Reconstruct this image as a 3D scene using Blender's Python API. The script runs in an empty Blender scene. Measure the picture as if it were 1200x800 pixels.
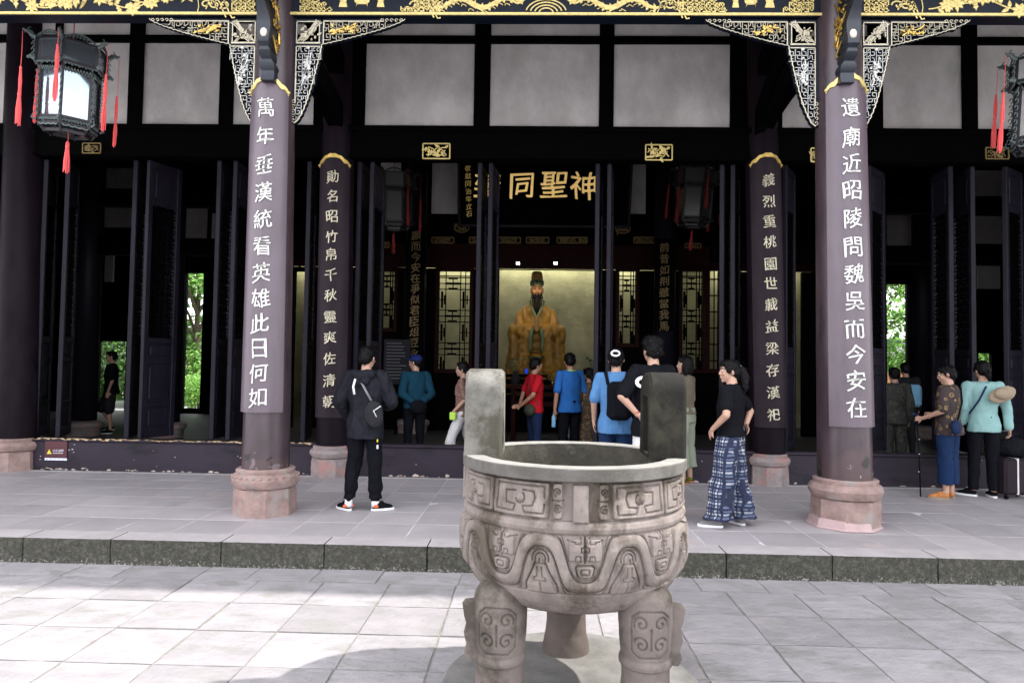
import bpy, bmesh, math, random
import numpy as np
from mathutils import Vector, Matrix, Quaternion, noise
random.seed(7); np.random.seed(7)
sc = bpy.context.scene
COL = sc.collection
R = math.radians

# ------------------------------------------------------------------ camera
FPX, HC = 800.0, 1.742            # focal length in px of a 1200 px wide frame, eye height
RHO = 0.0145
dY = np.array([21.0, 30.0, FPX]); dY /= np.linalg.norm(dY)
dX = np.array([math.cos(RHO), math.sin(RHO), -(21*math.cos(RHO)+30*math.sin(RHO))/FPX]); dX /= np.linalg.norm(dX)
dZ = np.cross(dX, dY); dZ = dZ if dZ[1] < 0 else -dZ
RW = np.array([dX, dY, dZ])
def ray(px, py): return RW @ np.array([px-600.0, py-400.0, FPX])
def P(px, py, Y):
    """world point seen at that place of the photograph, Y metres into the scene"""
    r = ray(px, py); t = Y/r[1]; return (r[0]*t, Y, HC+r[2]*t)
def G(px, py, z=0.0):
    r = ray(px, py); t = (z-HC)/r[2]; return (r[0]*t, r[1]*t, z)
cam_d = bpy.data.cameras.new('camera'); cam = bpy.data.objects.new('camera', cam_d); COL.objects.link(cam)
cam_d.sensor_width = 36.0; cam_d.lens = 36.0*FPX/1200.0; cam_d.clip_start = 0.05; cam_d.clip_end = 2000
cx, cy, cz = RW[:, 0], -RW[:, 1], -RW[:, 2]
cam.matrix_world = Matrix(((cx[0], cy[0], cz[0], 0), (cx[1], cy[1], cz[1], 0), (cx[2], cy[2], cz[2], HC), (0, 0, 0, 1)))
sc.camera = cam
sc.render.resolution_x, sc.render.resolution_y = 1024, 682

# ------------------------------------------------------------------ light
SUN = Vector((1.04, 0.13, 1.27)).normalized()
w = bpy.data.worlds.new('World'); sc.world = w; w.use_nodes = True
nt = w.node_tree; nt.nodes.clear()
out = nt.nodes.new('ShaderNodeOutputWorld'); bg = nt.nodes.new('ShaderNodeBackground'); sky = nt.nodes.new('ShaderNodeTexSky')
sky.sky_type = 'NISHITA'; sky.sun_disc = False
sky.sun_elevation = math.asin(SUN.z); sky.sun_rotation = math.atan2(SUN.x, SUN.y); sky.air_density = 1.2; sky.dust_density = 2.0
tc = nt.nodes.new('ShaderNodeTexCoord'); mp = nt.nodes.new('ShaderNodeMapping'); mp.inputs['Scale'].default_value = (1, 1, 2.6)
nz = nt.nodes.new('ShaderNodeTexNoise'); nz.inputs['Scale'].default_value = 2.3; nz.inputs['Detail'].default_value = 7; nz.inputs['Roughness'].default_value = 0.6
rp = nt.nodes.new('ShaderNodeValToRGB'); rp.color_ramp.elements[0].position = 0.36; rp.color_ramp.elements[1].position = 0.56
mx = nt.nodes.new('ShaderNodeMixRGB'); mx.inputs['Color2'].default_value = (13.5, 13.3, 13.9, 1)
nt.links.new(tc.outputs['Generated'], mp.inputs['Vector']); nt.links.new(mp.outputs[0], nz.inputs['Vector']); nt.links.new(nz.outputs['Fac'], rp.inputs[0])
nt.links.new(rp.outputs[0], mx.inputs['Fac']); nt.links.new(sky.outputs[0], mx.inputs['Color1']); nt.links.new(mx.outputs[0], bg.inputs['Color'])
bg.inputs['Strength'].default_value = 0.125
nt.links.new(bg.outputs[0], out.inputs['Surface'])
sl = bpy.data.lights.new('sun', 'SUN'); so = bpy.data.objects.new('sun', sl); COL.objects.link(so)
sl.energy = 3.15; sl.angle = R(1.0); sl.color = (1.0, 0.955, 0.90)
so.rotation_euler = SUN.to_track_quat('Z', 'Y').to_euler(); so.location = (8, 0, 14)
sc.view_settings.view_transform = 'Standard'; sc.view_settings.look = 'None'; sc.view_settings.gamma = 1
sc.view_settings.exposure = 1.5
sc.cycles.use_denoising = True; sc.cycles.max_bounces = 8; sc.cycles.diffuse_bounces = 4; sc.cycles.glossy_bounces = 3
sc.cycles.caustics_reflective = False; sc.cycles.caustics_refractive = False; sc.cycles.sample_clamp_indirect = 6

# ------------------------------------------------------------------ materials
MATS = {}
def pm(name, col, rough=0.6, var=0.15, scale=6.0, bump=0.0, bscale=None, metal=0.0, col2=None, thr=None, rnd=0.0, stretch=(1, 1, 1), spec=0.5, detail=6, space='P', sharp=0.05, coat=0):
    """procedural material: base colour with noise variation, optional second colour where a second noise passes thr"""
    m = bpy.data.materials.new(name); m.use_nodes = True; t = m.node_tree; N = t.nodes; L = t.links
    b = N['Principled BSDF']; b.inputs['Roughness'].default_value = rough; b.inputs['Metallic'].default_value = metal
    b.inputs['Specular IOR Level'].default_value = spec; b.inputs['Coat Weight'].default_value = coat
    if space == 'P': v = N.new('ShaderNodeNewGeometry').outputs['Position']
    else: v = N.new('ShaderNodeTexCoord').outputs['Object']
    mpn = N.new('ShaderNodeMapping'); mpn.inputs['Scale'].default_value = stretch; L.new(v, mpn.inputs['Vector'])
    if rnd > 0:
        oi = N.new('ShaderNodeObjectInfo'); cm = N.new('ShaderNodeCombineXYZ'); mu = N.new('ShaderNodeMath'); mu.operation = 'MULTIPLY'; mu.inputs[1].default_value = 37.0
        L.new(oi.outputs['Random'], mu.inputs[0]); L.new(mu.outputs[0], cm.inputs[0]); L.new(mu.outputs[0], cm.inputs[1]); L.new(cm.outputs[0], mpn.inputs['Location'])
    n = N.new('ShaderNodeTexNoise'); n.inputs['Scale'].default_value = scale; n.inputs['Detail'].default_value = detail; n.inputs['Roughness'].default_value = 0.62
    L.new(mpn.outputs[0], n.inputs['Vector'])
    mr = N.new('ShaderNodeMapRange'); mr.inputs['From Min'].default_value = 0.28; mr.inputs['From Max'].default_value = 0.72
    mr.inputs['To Min'].default_value = 1-var; mr.inputs['To Max'].default_value = 1+var; L.new(n.outputs['Fac'], mr.inputs['Value'])
    last = mr.outputs[0]
    if rnd > 0:
        r2 = N.new('ShaderNodeMapRange'); r2.inputs['To Min'].default_value = 1-rnd; r2.inputs['To Max'].default_value = 1+rnd; L.new(oi.outputs['Random'], r2.inputs['Value'])
        m2 = N.new('ShaderNodeMath'); m2.operation = 'MULTIPLY'; L.new(last, m2.inputs[0]); L.new(r2.outputs[0], m2.inputs[1]); last = m2.outputs[0]
    vm = N.new('ShaderNodeVectorMath'); vm.operation = 'SCALE'; vm.inputs[0].default_value = col[:3]; L.new(last, vm.inputs['Scale'])
    c = vm.outputs[0]
    if col2 is not None:
        n2 = N.new('ShaderNodeTexNoise'); n2.inputs['Scale'].default_value = scale*0.6; n2.inputs['Detail'].default_value = 8; n2.inputs['Roughness'].default_value = 0.66
        ad = N.new('ShaderNodeVectorMath'); ad.inputs[1].default_value = (13.1, 7.7, 3.3); L.new(mpn.outputs[0], ad.inputs[0]); L.new(ad.outputs[0], n2.inputs['Vector'])
        r3 = N.new('ShaderNodeMapRange'); r3.inputs['From Min'].default_value = thr-sharp; r3.inputs['From Max'].default_value = thr+sharp; L.new(n2.outputs['Fac'], r3.inputs['Value'])
        mm = N.new('ShaderNodeMixRGB'); L.new(r3.outputs[0], mm.inputs['Fac']); L.new(c, mm.inputs['Color1']); mm.inputs['Color2'].default_value = (*col2, 1); c = mm.outputs[0]
    L.new(c, b.inputs['Base Color'])
    if bump > 0:
        bn = N.new('ShaderNodeTexNoise'); bn.inputs['Scale'].default_value = bscale or scale*4; bn.inputs['Detail'].default_value = 8; bn.inputs['Roughness'].default_value = 0.7
        L.new(mpn.outputs[0], bn.inputs['Vector'])
        bp = N.new('ShaderNodeBump'); bp.inputs['Strength'].default_value = 1.0; bp.inputs['Distance'].default_value = bump; L.new(bn.outputs['Fac'], bp.inputs['Height']); L.new(bp.outputs[0], b.inputs['Normal'])
    MATS[name] = m; return m
def emis(name, col, s):
    m = pm(name, col, 0.5, 0.02); b = m.node_tree.nodes['Principled BSDF']; b.inputs['Emission Color'].default_value = (*col, 1); b.inputs['Emission Strength'].default_value = s; return m

pm('slab_court', (0.256, 0.243, 0.250), 0.8, 0.17, 3.5, 0.034, 5.0, rnd=0.12, stretch=(1, 1.6, 1), col2=(0.205, 0.200, 0.193), thr=0.58)
pm('joint_court', (0.19, 0.183, 0.165), 0.95, 0.35, 20, 0.004)
pm('slab_porch', (0.318, 0.295, 0.306), 0.6, 0.11, 2.5, 0.0025, 26.0, rnd=0.10, col2=(0.37, 0.31, 0.305), thr=0.62)
pm('joint_porch', (0.56, 0.54, 0.54), 0.9, 0.25, 12)
pm('kerb_top', (0.35, 0.325, 0.325), 0.8, 0.12, 5, 0.003, 60)
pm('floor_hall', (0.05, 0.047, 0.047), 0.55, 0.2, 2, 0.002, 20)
pm('lacquer', (0.012, 0.007, 0.010), 0.42, 0.35, 7, 0.0008, 90, stretch=(1, 1, 0.3))
pm('lacquer_blue', (0.0100, 0.0085, 0.0145), 0.45, 0.35, 8, 0.0008, 80, stretch=(1, 1, 0.25), spec=.12)
pm('lacquer_dark', (0.0008, 0.0008, 0.0011), 0.6, 0.3, 8, spec=0.02)
pm('lacquer_red', (0.016, 0.0028, 0.0025), 0.5, 0.3, 8, spec=0.05)
pm('board_plum', (0.086, 0.065, 0.082), 0.36, 0.20, 5, 0.0006, 70, stretch=(1, 1, 0.35))
pm('board_dark', (0.019, 0.013, 0.018), 0.5, 0.25, 5, 0.0006, 70, stretch=(1, 1, 0.35), spec=.1)
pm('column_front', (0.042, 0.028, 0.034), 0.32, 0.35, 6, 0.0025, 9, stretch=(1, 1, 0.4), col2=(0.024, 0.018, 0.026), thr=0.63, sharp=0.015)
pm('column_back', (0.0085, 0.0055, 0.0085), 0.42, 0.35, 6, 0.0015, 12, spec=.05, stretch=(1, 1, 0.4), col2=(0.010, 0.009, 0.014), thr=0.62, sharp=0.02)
pm('threshold_paint', (0.023, 0.0175, 0.027), 0.55, 0.25, 4, 0.0012, 40, spec=.2, stretch=(0.4, 1, 1), col2=(0.011, 0.009, 0.013), thr=0.58)
pm('bare_wood', (0.42, 0.30, 0.17), 0.8, 0.4, 20, 0.002)
pm('beam_blue', (0.0030, 0.0065, 0.014), 0.45, 0.4, 9, 0.0008, 60, spec=.2)
pm('strut_blue', (0.006, 0.011, 0.019), 0.35, 0.3, 9, 0.0008, 60)
pm('gold', (0.66, 0.47, 0.13), 0.38, 0.25, 30, 0.001, 90, metal=0.55)
pm('gold_pale', (0.60, 0.48, 0.18), 0.42, 0.25, 30, 0.001, 90, metal=0.35)
pm('gilt_mix', (0.50, 0.46, 0.34), 0.42, 0.3, 30, 0.001, 90, metal=0.2)
pm('gold_white', (0.56, 0.57, 0.54), 0.45, 0.3, 30, 0.001, 90, metal=0.15)
pm('gold_dim', (0.16, 0.11, 0.035), 0.5, 0.35, 30, 0.001, 90, metal=0.3)
pm('gold_plaque', (0.95, 0.66, 0.22), 0.30, 0.15, 30, 0.001, 90, metal=0.75)
pm('gold_deep', (0.55, 0.36, 0.09), 0.32, 0.25, 30, 0.001, 90, metal=0.8)
pm('plaster', (0.48, 0.465, 0.455), 0.9, 0.22, 2.0, 0.010, 9, stretch=(1.2, 1, .8), col2=(0.37, 0.35, 0.34), thr=0.60, sharp=0.12)
pm('plaster_lit', (0.50, 0.49, 0.31), 0.9, 0.22, 2.2, 0.02, 5)
pm('timber_black', (0.0008, 0.0008, 0.0010), 0.65, 0.4, 6, 0.002, 40, spec=0.02, stretch=(.4, 1, 1))
pm('base_pink', (0.265, 0.185, 0.165), 0.9, 0.30, 7, 0.016, 26, col2=(0.25, 0.235, 0.22), thr=0.60, sharp=0.06)
pm('base_grey', (0.24, 0.205, 0.20), 0.9, 0.28, 8, 0.014, 26, col2=(0.33, 0.19, 0.17), thr=0.55, sharp=0.05)
pm('mortar_pink', (0.38, 0.275, 0.27), 0.9, 0.15, 9, 0.004, 50)
pm('ivory', (0.60, 0.52, 0.44), 0.5, 0.1, 20)
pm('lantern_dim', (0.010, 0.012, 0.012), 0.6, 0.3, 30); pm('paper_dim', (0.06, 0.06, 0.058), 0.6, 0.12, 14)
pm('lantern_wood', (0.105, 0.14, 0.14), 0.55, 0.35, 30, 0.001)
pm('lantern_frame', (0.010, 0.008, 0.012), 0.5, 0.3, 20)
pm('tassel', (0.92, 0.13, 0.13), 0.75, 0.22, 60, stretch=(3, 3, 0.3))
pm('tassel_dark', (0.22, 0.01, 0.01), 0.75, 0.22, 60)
pm('paper', (0.30, 0.31, 0.30), 0.6, 0.12, 14)
pm('ink', (0.03, 0.03, 0.035), 0.6, 0.1)
pm('ink_grey', (0.12, 0.13, 0.14), 0.6, 0.1); pm('sign_oval', (0.32, 0.34, 0.55), 0.5, 0.05)
pm('sign_red', (0.055, 0.004, 0.010), 0.4, 0.1)
pm('sign_yellow', (0.75, 0.62, 0.03), 0.5, 0.05)
pm('sign_white', (0.72, 0.73, 0.85), 0.5, 0.05)
pm('roof_tile', (0.06, 0.06, 0.065), 0.8, 0.3, 8, 0.01)
pm('bark', (0.10, 0.075, 0.05), 0.9, 0.4, 10, 0.02, 25)
pm('paving_far', (0.36, 0.35, 0.355), 0.85, 0.12, 1.5)
pm('leaf_a', (0.08, 0.20, 0.03), 0.55, 0.4, 3); pm('leaf_b', (0.20, 0.42, 0.08), 0.55, 0.35, 3); pm('leaf_c', (0.36, 0.58, 0.16), 0.55, 0.3, 3)
for k in ('leaf_a', 'leaf_b', 'leaf_c'):                      # thin leaves let light through
    t_ = MATS[k].node_tree; b_ = t_.nodes['Principled BSDF']; tr_ = t_.nodes.new('ShaderNodeBsdfTranslucent'); ms_ = t_.nodes.new('ShaderNodeMixShader'); ms_.inputs[0].default_value = .4
    t_.links.new(b_.inputs['Base Color'].links[0].from_socket, tr_.inputs['Color']); t_.links.new(b_.outputs[0], ms_.inputs[1]); t_.links.new(tr_.outputs[0], ms_.inputs[2]); t_.links.new(ms_.outputs[0], t_.nodes['Material Output'].inputs['Surface'])
pm('garden_ground', (0.42, 0.42, 0.40), 0.9, 0.15, 2)
pm('earth', (0.10, 0.10, 0.08), 0.95, 0.2, 2)
pm('statue_robe', (0.24, 0.122, 0.011), 0.55, 0.30, 4, 0.006, 12)
pm('statue_skin', (0.38, 0.18, 0.07), 0.5, 0.12, 8)
pm('statue_green', (0.06, 0.10, 0.045), 0.55, 0.2, 8)
pm('bright_lamp', (0.9, 0.9, 1.0), 0.5); emis('lamp_face', (0.85, 0.9, 1.0), 14)

def glass(name, tint, rough=0.04, alpha_mix=0.5):
    m = bpy.data.materials.new(name); m.use_nodes = True; b = m.node_tree.nodes['Principled BSDF']
    b.inputs['Base Color'].default_value = (*tint, 1); b.inputs['Roughness'].default_value = rough; b.inputs['Metallic'].default_value = alpha_mix
    b.inputs['Specular IOR Level'].default_value = 1.0; MATS[name] = m; return m
glass('pane_mirror', (0.27, 0.33, 0.38), 0.06, 0.8)
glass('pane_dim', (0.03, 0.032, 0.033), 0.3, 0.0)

# ------------------------------------------------------------------ mesh helpers
class MB:
    def __init__(s): s.v = []; s.f = []; s.mi = []; s.cur = 0
    def add(s, vs, fs):
        o = len(s.v); s.v += [tuple(map(float, p)) for p in vs]; s.f += [tuple(i+o for i in f) for f in fs]; s.mi += [s.cur]*len(fs)
    def box(s, x0, x1, y0, y1, z0, z1):
        s.add([(x0, y0, z0), (x1, y0, z0), (x1, y1, z0), (x0, y1, z0), (x0, y0, z1), (x1, y0, z1), (x1, y1, z1), (x0, y1, z1)],
              [(0, 3, 2, 1), (4, 5, 6, 7), (0, 1, 5, 4), (1, 2, 6, 5), (2, 3, 7, 6), (3, 0, 4, 7)])
    def bbox(s, x0, x1, y0, y1, z0, z1, b):
        """box with chamfered edges on all sides"""
        bm = bmesh.new(); bmesh.ops.create_cube(bm, size=1)
        for v in bm.verts: v.co = ((x0+x1)/2+v.co.x*(x1-x0), (y0+y1)/2+v.co.y*(y1-y0), (z0+z1)/2+v.co.z*(z1-z0))
        bmesh.ops.bevel(bm, geom=bm.edges[:], offset=b, segments=1, affect='EDGES')
        s.bm(bm)
    def bm(s, bm, M=None):
        bm.verts.index_update()
        s.add([(M @ v.co if M else v.co) for v in bm.verts], [[v.index for v in f.verts] for f in bm.faces]); bm.free()
    def bar(s, a, b, w, d, up=(0, 0, 1)):
        """rectangular bar from a to b: w across, d along up"""
        a = Vector(a); b = Vector(b); t = (b-a).normalized(); u = Vector(up); sd = t.cross(u).normalized(); u = sd.cross(t).normalized()
        vs = []
        for p in (a, b):
            for i, j in ((-1, -1), (1, -1), (1, 1), (-1, 1)): vs.append(p+sd*(i*w/2)+u*(j*d/2))
        s.add(vs, [(0, 3, 2, 1), (4, 5, 6, 7), (0, 1, 5, 4), (1, 2, 6, 5), (2, 3, 7, 6), (3, 0, 4, 7)])
    def rings(s, rings, cap=True, closed=True):
        n = len(rings[0]); vs = [p for r in rings for p in r]; fs = []
        for i in range(len(rings)-1):
            for j in range(n if closed else n-1):
                k = (j+1) % n; fs.append((i*n+j, i*n+k, (i+1)*n+k, (i+1)*n+j))
        if cap: fs.append(tuple(range(n-1, -1, -1))); fs.append(tuple((len(rings)-1)*n+j for j in range(n)))
        s.add(vs, fs)
    def tube(s, pts, rad, n=8, flat=1.0, up=None, cap=True):
        pts = [Vector(p) for p in pts]; rad = rad if hasattr(rad, '__len__') else [rad]*len(pts)
        pu = Vector(up) if up else None; rs = []
        for i, p in enumerate(pts):
            t = (pts[min(i+1, len(pts)-1)]-pts[max(i-1, 0)]).normalized()
            if pu is None:
                pu = Vector((0, 0, 1)) if abs(t.z) < 0.9 else Vector((0, 1, 0))
            sd = t.cross(pu)
            if sd.length < 1e-4: sd = t.orthogonal()
            sd.normalize(); u = sd.cross(t).normalized()
            if not up: pu = u
            rs.append([p+sd*(math.cos(2*math.pi*k/n)*rad[i])+u*(math.sin(2*math.pi*k/n)*rad[i]*flat) for k in range(n)])
        s.rings(rs, cap)
    def lathe(s, prof, c=(0, 0, 0), n=32, a0=0.0, cap=True):
        s.rings([[(c[0]+r*math.cos(a0+2*math.pi*k/n), c[1]+r*math.sin(a0+2*math.pi*k/n), c[2]+z) for k in range(n)] for r, z in prof], cap)
    def ell(s, c, r, n=12, m=8, M=None):
        M = M or Matrix.Identity(3); c = Vector(c); rs = []
        for i in range(1, m):
            ph = math.pi*i/m-math.pi/2
            rs.append([c+M @ Vector((r[0]*math.cos(ph)*math.cos(2*math.pi*k/n), r[1]*math.cos(ph)*math.sin(2*math.pi*k/n), r[2]*math.sin(ph))) for k in range(n)])
        s.rings(rs, True)
    def cap(s, a, ra, b, rb, n=12):
        a = Vector(a); b = Vector(b); d = b-a; L = max(d.length, 1e-5); t = d/L
        pts, rr = [], []
        for k in (-0.94, -0.7, -0.35): pts.append(a+t*ra*k); rr.append(ra*math.sqrt(1-k*k))
        for k in range(5): pts.append(a.lerp(b, k/4)); rr.append(ra+(rb-ra)*k/4)
        for k in (0.35, 0.7, 0.94): pts.append(b+t*rb*k); rr.append(rb*math.sqrt(1-k*k))
        s.tube(pts, rr, n)
    def prism(s, poly, y0, y1):
        """polygon in the XZ plane extruded along Y"""
        n = len(poly); s.add([(x, y0, z) for x, z in poly]+[(x, y1, z) for x, z in poly],
              [tuple(range(n)), tuple(range(2*n-1, n-1, -1))]+[(i, i+n, (i+1) % n+n, (i+1) % n) for i in range(n)])
    def xf(s, M, start=0):
        for i in range(start, len(s.v)): s.v[i] = tuple(M @ Vector(s.v[i]))
    def mesh(s, name, mats, smooth=False):
        me = bpy.data.meshes.new(name); me.from_pydata(s.v, [], s.f)
        for m in (mats if isinstance(mats, (list, tuple)) else [mats]): me.materials.append(MATS[m])
        if max(s.mi, default=0) > 0: me.polygons.foreach_set('material_index', s.mi)
        bm = bmesh.new(); bm.from_mesh(me); bmesh.ops.recalc_face_normals(bm, faces=bm.faces); bm.to_mesh(me); bm.free()
        if smooth: shade(me, smooth)
        return me
    def build(s, name, mats, parent=None, smooth=False, kind=None):
        return link(name, s.mesh(name, mats, smooth), parent, kind)
def shade(me, ang=True):
    me.polygons.foreach_set('use_smooth', [True]*len(me.polygons))
    if ang is not True:
        me.set_sharp_from_angle(angle=R(ang))
def link(name, me, parent=None, kind=None, loc=None, rot=None):
    o = bpy.data.objects.new(name, me); COL.objects.link(o)
    if parent: o.parent = parent
    if kind: o['kind'] = kind
    if loc is not None: o.location = loc
    if rot is not None: o.rotation_euler = rot
    return o
def thing(name, label, cat, loc=(0, 0, 0), rz=0.0, group=None):
    o = bpy.data.objects.new(name, None); COL.objects.link(o); o.location = loc; o.rotation_euler = (0, 0, rz); o.empty_display_size = 0.2
    return tag(o, label, cat, group)
def tag(o, label, cat, group=None):
    o['label'] = label; o['category'] = cat
    if group: o['group'] = group
    return o
def copy_tree(o, parent=None):
    c = o.copy(); COL.objects.link(c)
    if parent: c.parent = parent
    for ch in o.children: copy_tree(ch, c)
    return c
def npmesh(name, V, F, mat, smooth=True):
    me = bpy.data.meshes.new(name); me.from_pydata([], [], [])
    V = np.asarray(V, dtype=np.float32); F = np.asarray(F, dtype=np.int32); k = F.shape[1]
    me.vertices.add(len(V)); me.vertices.foreach_set('co', V.ravel())
    me.loops.add(F.size); me.loops.foreach_set('vertex_index', F.ravel())
    me.polygons.add(len(F)); me.polygons.foreach_set('loop_start', np.arange(0, F.size, k, dtype=np.int32))
    me.update(calc_edges=True); me.materials.append(MATS[mat])
    if smooth: me.polygons.foreach_set('use_smooth', np.ones(len(F), dtype=bool))
    return me
def sheared(x, zero=0.0): return x

# glyphs -------------------------------------------------------------
GC = {}
def glyph(ch, size, depth=0.006, bold=0.0, slant=0.0):
    if ch not in GC:
        c = bpy.data.curves.new('t', 'FONT'); c.body = ch; c.size = 1; c.resolution_u = 2; c.extrude = 0.5
        o = bpy.data.objects.new('t', c); me = bpy.data.meshes.new_from_object(o)
        V = np.array([v.co[:] for v in me.vertices]) if len(me.vertices) else np.zeros((0, 3)); F = [tuple(p.vertices) for p in me.polygons]
        if len(V):
            V[:, 0] -= (V[:, 0].min()+V[:, 0].max())/2; V[:, 1] -= (V[:, 1].min()+V[:, 1].max())/2
            V[:, :2] /= max(V[:, 0].max(), V[:, 1].max())*2
        bpy.data.objects.remove(o); bpy.data.meshes.remove(me); GC[ch] = (V, F)
    V0, F0 = GC[ch]; Vs = []; Fs = []; s = random.random()*9
    # strokes thickened along one diagonal, like a brush held at a slant
    offs = [(0, 0)] if bold <= 0 else [(bold*k*1.0, -bold*k*0.6) for k in (-1.2, -.4, .4, 1.2)]
    for k, (ox, oy) in enumerate(offs):
        V = V0.copy(); V[:, 0] += ox; V[:, 1] += oy; V[:, 2] += k*0.09
        V[:, 0] += 0.03*np.sin(V[:, 1]*6+s)+slant*V[:, 1]; V[:, 1] += 0.035*np.sin(V[:, 0]*5+s)+(0.12 if slant <= 0 else 0.0)*V[:, 0]
        V[:, :2] *= size; V[:, 2] *= depth; o_ = len(V0)*k
        Vs.append(V); Fs += [tuple(i+o_ for i in f) for f in F0]
    return np.concatenate(Vs), Fs          # x right, y up, z toward viewer
def ang_fit(me): pass
# ------------------------------------------------------------------ ground, courtyard paving, kerb, porch floor
ST = 0.212
m = MB(); m.add([(-250, -250, -0.03), (250, -250, -0.03), (250, 250, -0.03), (-250, 250, -0.03)], [(0, 1, 2, 3)])
ground = m.build('ground', 'paving_far', kind='structure')
m = MB(); m.add([(-9, 0.9, -0.0105), (9, 0.9, -0.0105), (9, 5.90, -0.0105), (-9, 5.90, -0.0105)], [(0, 1, 2, 3)])
court = m.build('courtyard_paving', 'joint_court', kind='structure')
def slab_mesh(name, wx, wy, gap, mat, rough, seed):
    """a paving slab: chamfered, edges slightly chipped, top gently uneven"""
    rnd = random.Random(seed); nx = ny = 5; x0, x1, y0, y1 = -wx/2+gap/2, wx/2-gap/2, -wy/2+gap/2, wy/2-gap/2
    V = []; F = []
    ph = [rnd.random()*9 for _ in range(4)]
    for j in range(ny):
        for i in range(nx):
            u, v = i/(nx-1), j/(ny-1); e = i in (0, nx-1) or j in (0, ny-1)
            x = x0+(x1-x0)*u+(rnd.uniform(-1, 1)*rough*0.6 if j in (0, ny-1) and 0 < i < nx-1 or not e else 0)
            y = y0+(y1-y0)*v+(rnd.uniform(-1, 1)*rough*0.6 if i in (0, nx-1) and 0 < j < ny-1 or not e else 0)
            if i in (0, nx-1): x += rnd.uniform(-1, 1)*rough*0.7
            if j in (0, ny-1): y += rnd.uniform(-1, 1)*rough*0.7
            V.append((x, y, -0.0035-rnd.random()*rough*0.4 if e else rnd.uniform(-1, 1)*rough*0.25))
    for j in range(ny-1):
        for i in range(nx-1): a = j*nx+i; F.append((a, a+1, a+nx+1, a+nx))
    rim = [i for i in range(nx)]+[j*nx+nx-1 for j in range(1, ny)]+[(ny-1)*nx+i for i in range(nx-2, -1, -1)]+[j*nx for j in range(ny-2, 0, -1)]
    o = len(V); V += [(V[i][0], V[i][1], -0.03) for i in rim]; n = len(rim)
    for k in range(n): F.append((rim[k], o+k, o+(k+1) % n, rim[(k+1) % n]))
    me = bpy.data.meshes.new(name); me.from_pydata(V, [], F); me.materials.append(MATS[mat]); shade(me, 25); return me
rr = random.Random(5)
SV = [slab_mesh('paving_slab', 0.53, 0.515, 0.014, 'slab_court', 0.006, k) for k in range(7)]
XL = [-2.684+0.531*k for k in range(-10, 21)]
for j in range(9):
    yc = 5.50-0.515*(j+0.5)
    for i in range(len(XL)-1):
        xc = (XL[i]+XL[i+1])/2+rr.uniform(-1, 1)*0.002
        o = link('paving_slab', SV[rr.randrange(7)], court, loc=(xc, yc, rr.uniform(-0.002, 0.003)), rot=(rr.uniform(-1, 1)*0.004, rr.uniform(-1, 1)*0.004, rr.choice((0, math.pi))))
SE = [slab_mesh('paving_slab', 0.53*f, 0.36, 0.011, 'slab_court', 0.006, 20+k) for k, f in enumerate((1.0, 1.25, 0.8))]
x = -8.1; k = 0
while x < 8:
    k = rr.randrange(3); wd = 0.53*(1.0, 1.25, 0.8)[k]
    link('paving_slab', SE[k], court, loc=(x+wd/2, 5.68, rr.uniform(-0.002, 0.003)), rot=(0, 0, 0)); x += wd
m = MB(); m.box(-16, 16, 6.10, 21.0, 0.0, ST-0.005)
porch = m.build('porch_floor', 'joint_porch', kind='structure')
SP = [slab_mesh('paving_slab', 0.531, 0.528, 0.007, 'slab_porch', 0.0025, 40+k) for k in range(6)]
for j in range(6):
    yc = 6.105+0.53*(j+0.5)
    for i in range(-1, len(XL)):
        xc = XL[0]+0.531*(i+0.5)
        link('paving_slab', SP[rr.randrange(6)], porch, loc=(xc, yc, ST+rr.uniform(-0.001, 0.001)), rot=(0, 0, rr.choice((0, math.pi))))
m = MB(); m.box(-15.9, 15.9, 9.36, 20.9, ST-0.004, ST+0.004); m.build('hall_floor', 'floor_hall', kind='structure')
# kerb: long stones with a rough mossy face
def kerb_mat():
    mt = pm('kerb_face', (0.052, 0.052, 0.040), 0.95, 0.5, 45, 0.020, 75, col2=(0.105, 0.100, 0.082), thr=0.57, sharp=0.07)
    t = mt.node_tree; N = t.nodes; L = t.links; b = N['Principled BSDF']; old = b.inputs['Base Color'].links[0].from_socket
    g = N.new('ShaderNodeNewGeometry'); sx = N.new('ShaderNodeSeparateXYZ'); L.new(g.outputs['Position'], sx.inputs[0])
    n = N.new('ShaderNodeTexNoise'); n.inputs['Scale'].default_value = 55; n.inputs['Detail'].default_value = 8; L.new(g.outputs['Position'], n.inputs['Vector'])
    mr = N.new('ShaderNodeMapRange'); mr.inputs['From Min'].default_value = 0.075; mr.inputs['From Max'].default_value = 0.0; mr.inputs['To Min'].default_value = -0.10; mr.inputs['To Max'].default_value = 0.085; L.new(sx.outputs['Z'], mr.inputs['Value'])
    ad = N.new('ShaderNodeMath'); L.new(mr.outputs[0], ad.inputs[0]); L.new(n.outputs['Fac'], ad.inputs[1])
    r2 = N.new('ShaderNodeMapRange'); r2.inputs['From Min'].default_value = 0.60; r2.inputs['From Max'].default_value = 0.68; L.new(ad.outputs[0], r2.inputs['Value'])
    mm = N.new('ShaderNodeMixRGB'); mm.inputs['Color2'].default_value = (0.26, 0.26, 0.235, 1); L.new(r2.outputs[0], mm.inputs['Fac']); L.new(old, mm.inputs['Color1']); L.new(mm.outputs[0], b.inputs['Base Color'])
kerb_mat()
kerb = thing('kerb', 'long mossy dark stone step edging the porch above the pale courtyard', 'step', (0, 5.83, 0))
xs = [-8.0, -7.1, -6.2, -5.25, -4.35, -3.58, -2.62, -1.73, -0.85, 0.05, 0.85, 1.67, 2.55, 3.42, 4.4, 5.3, 6.2, 7.2, 8.1]
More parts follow.
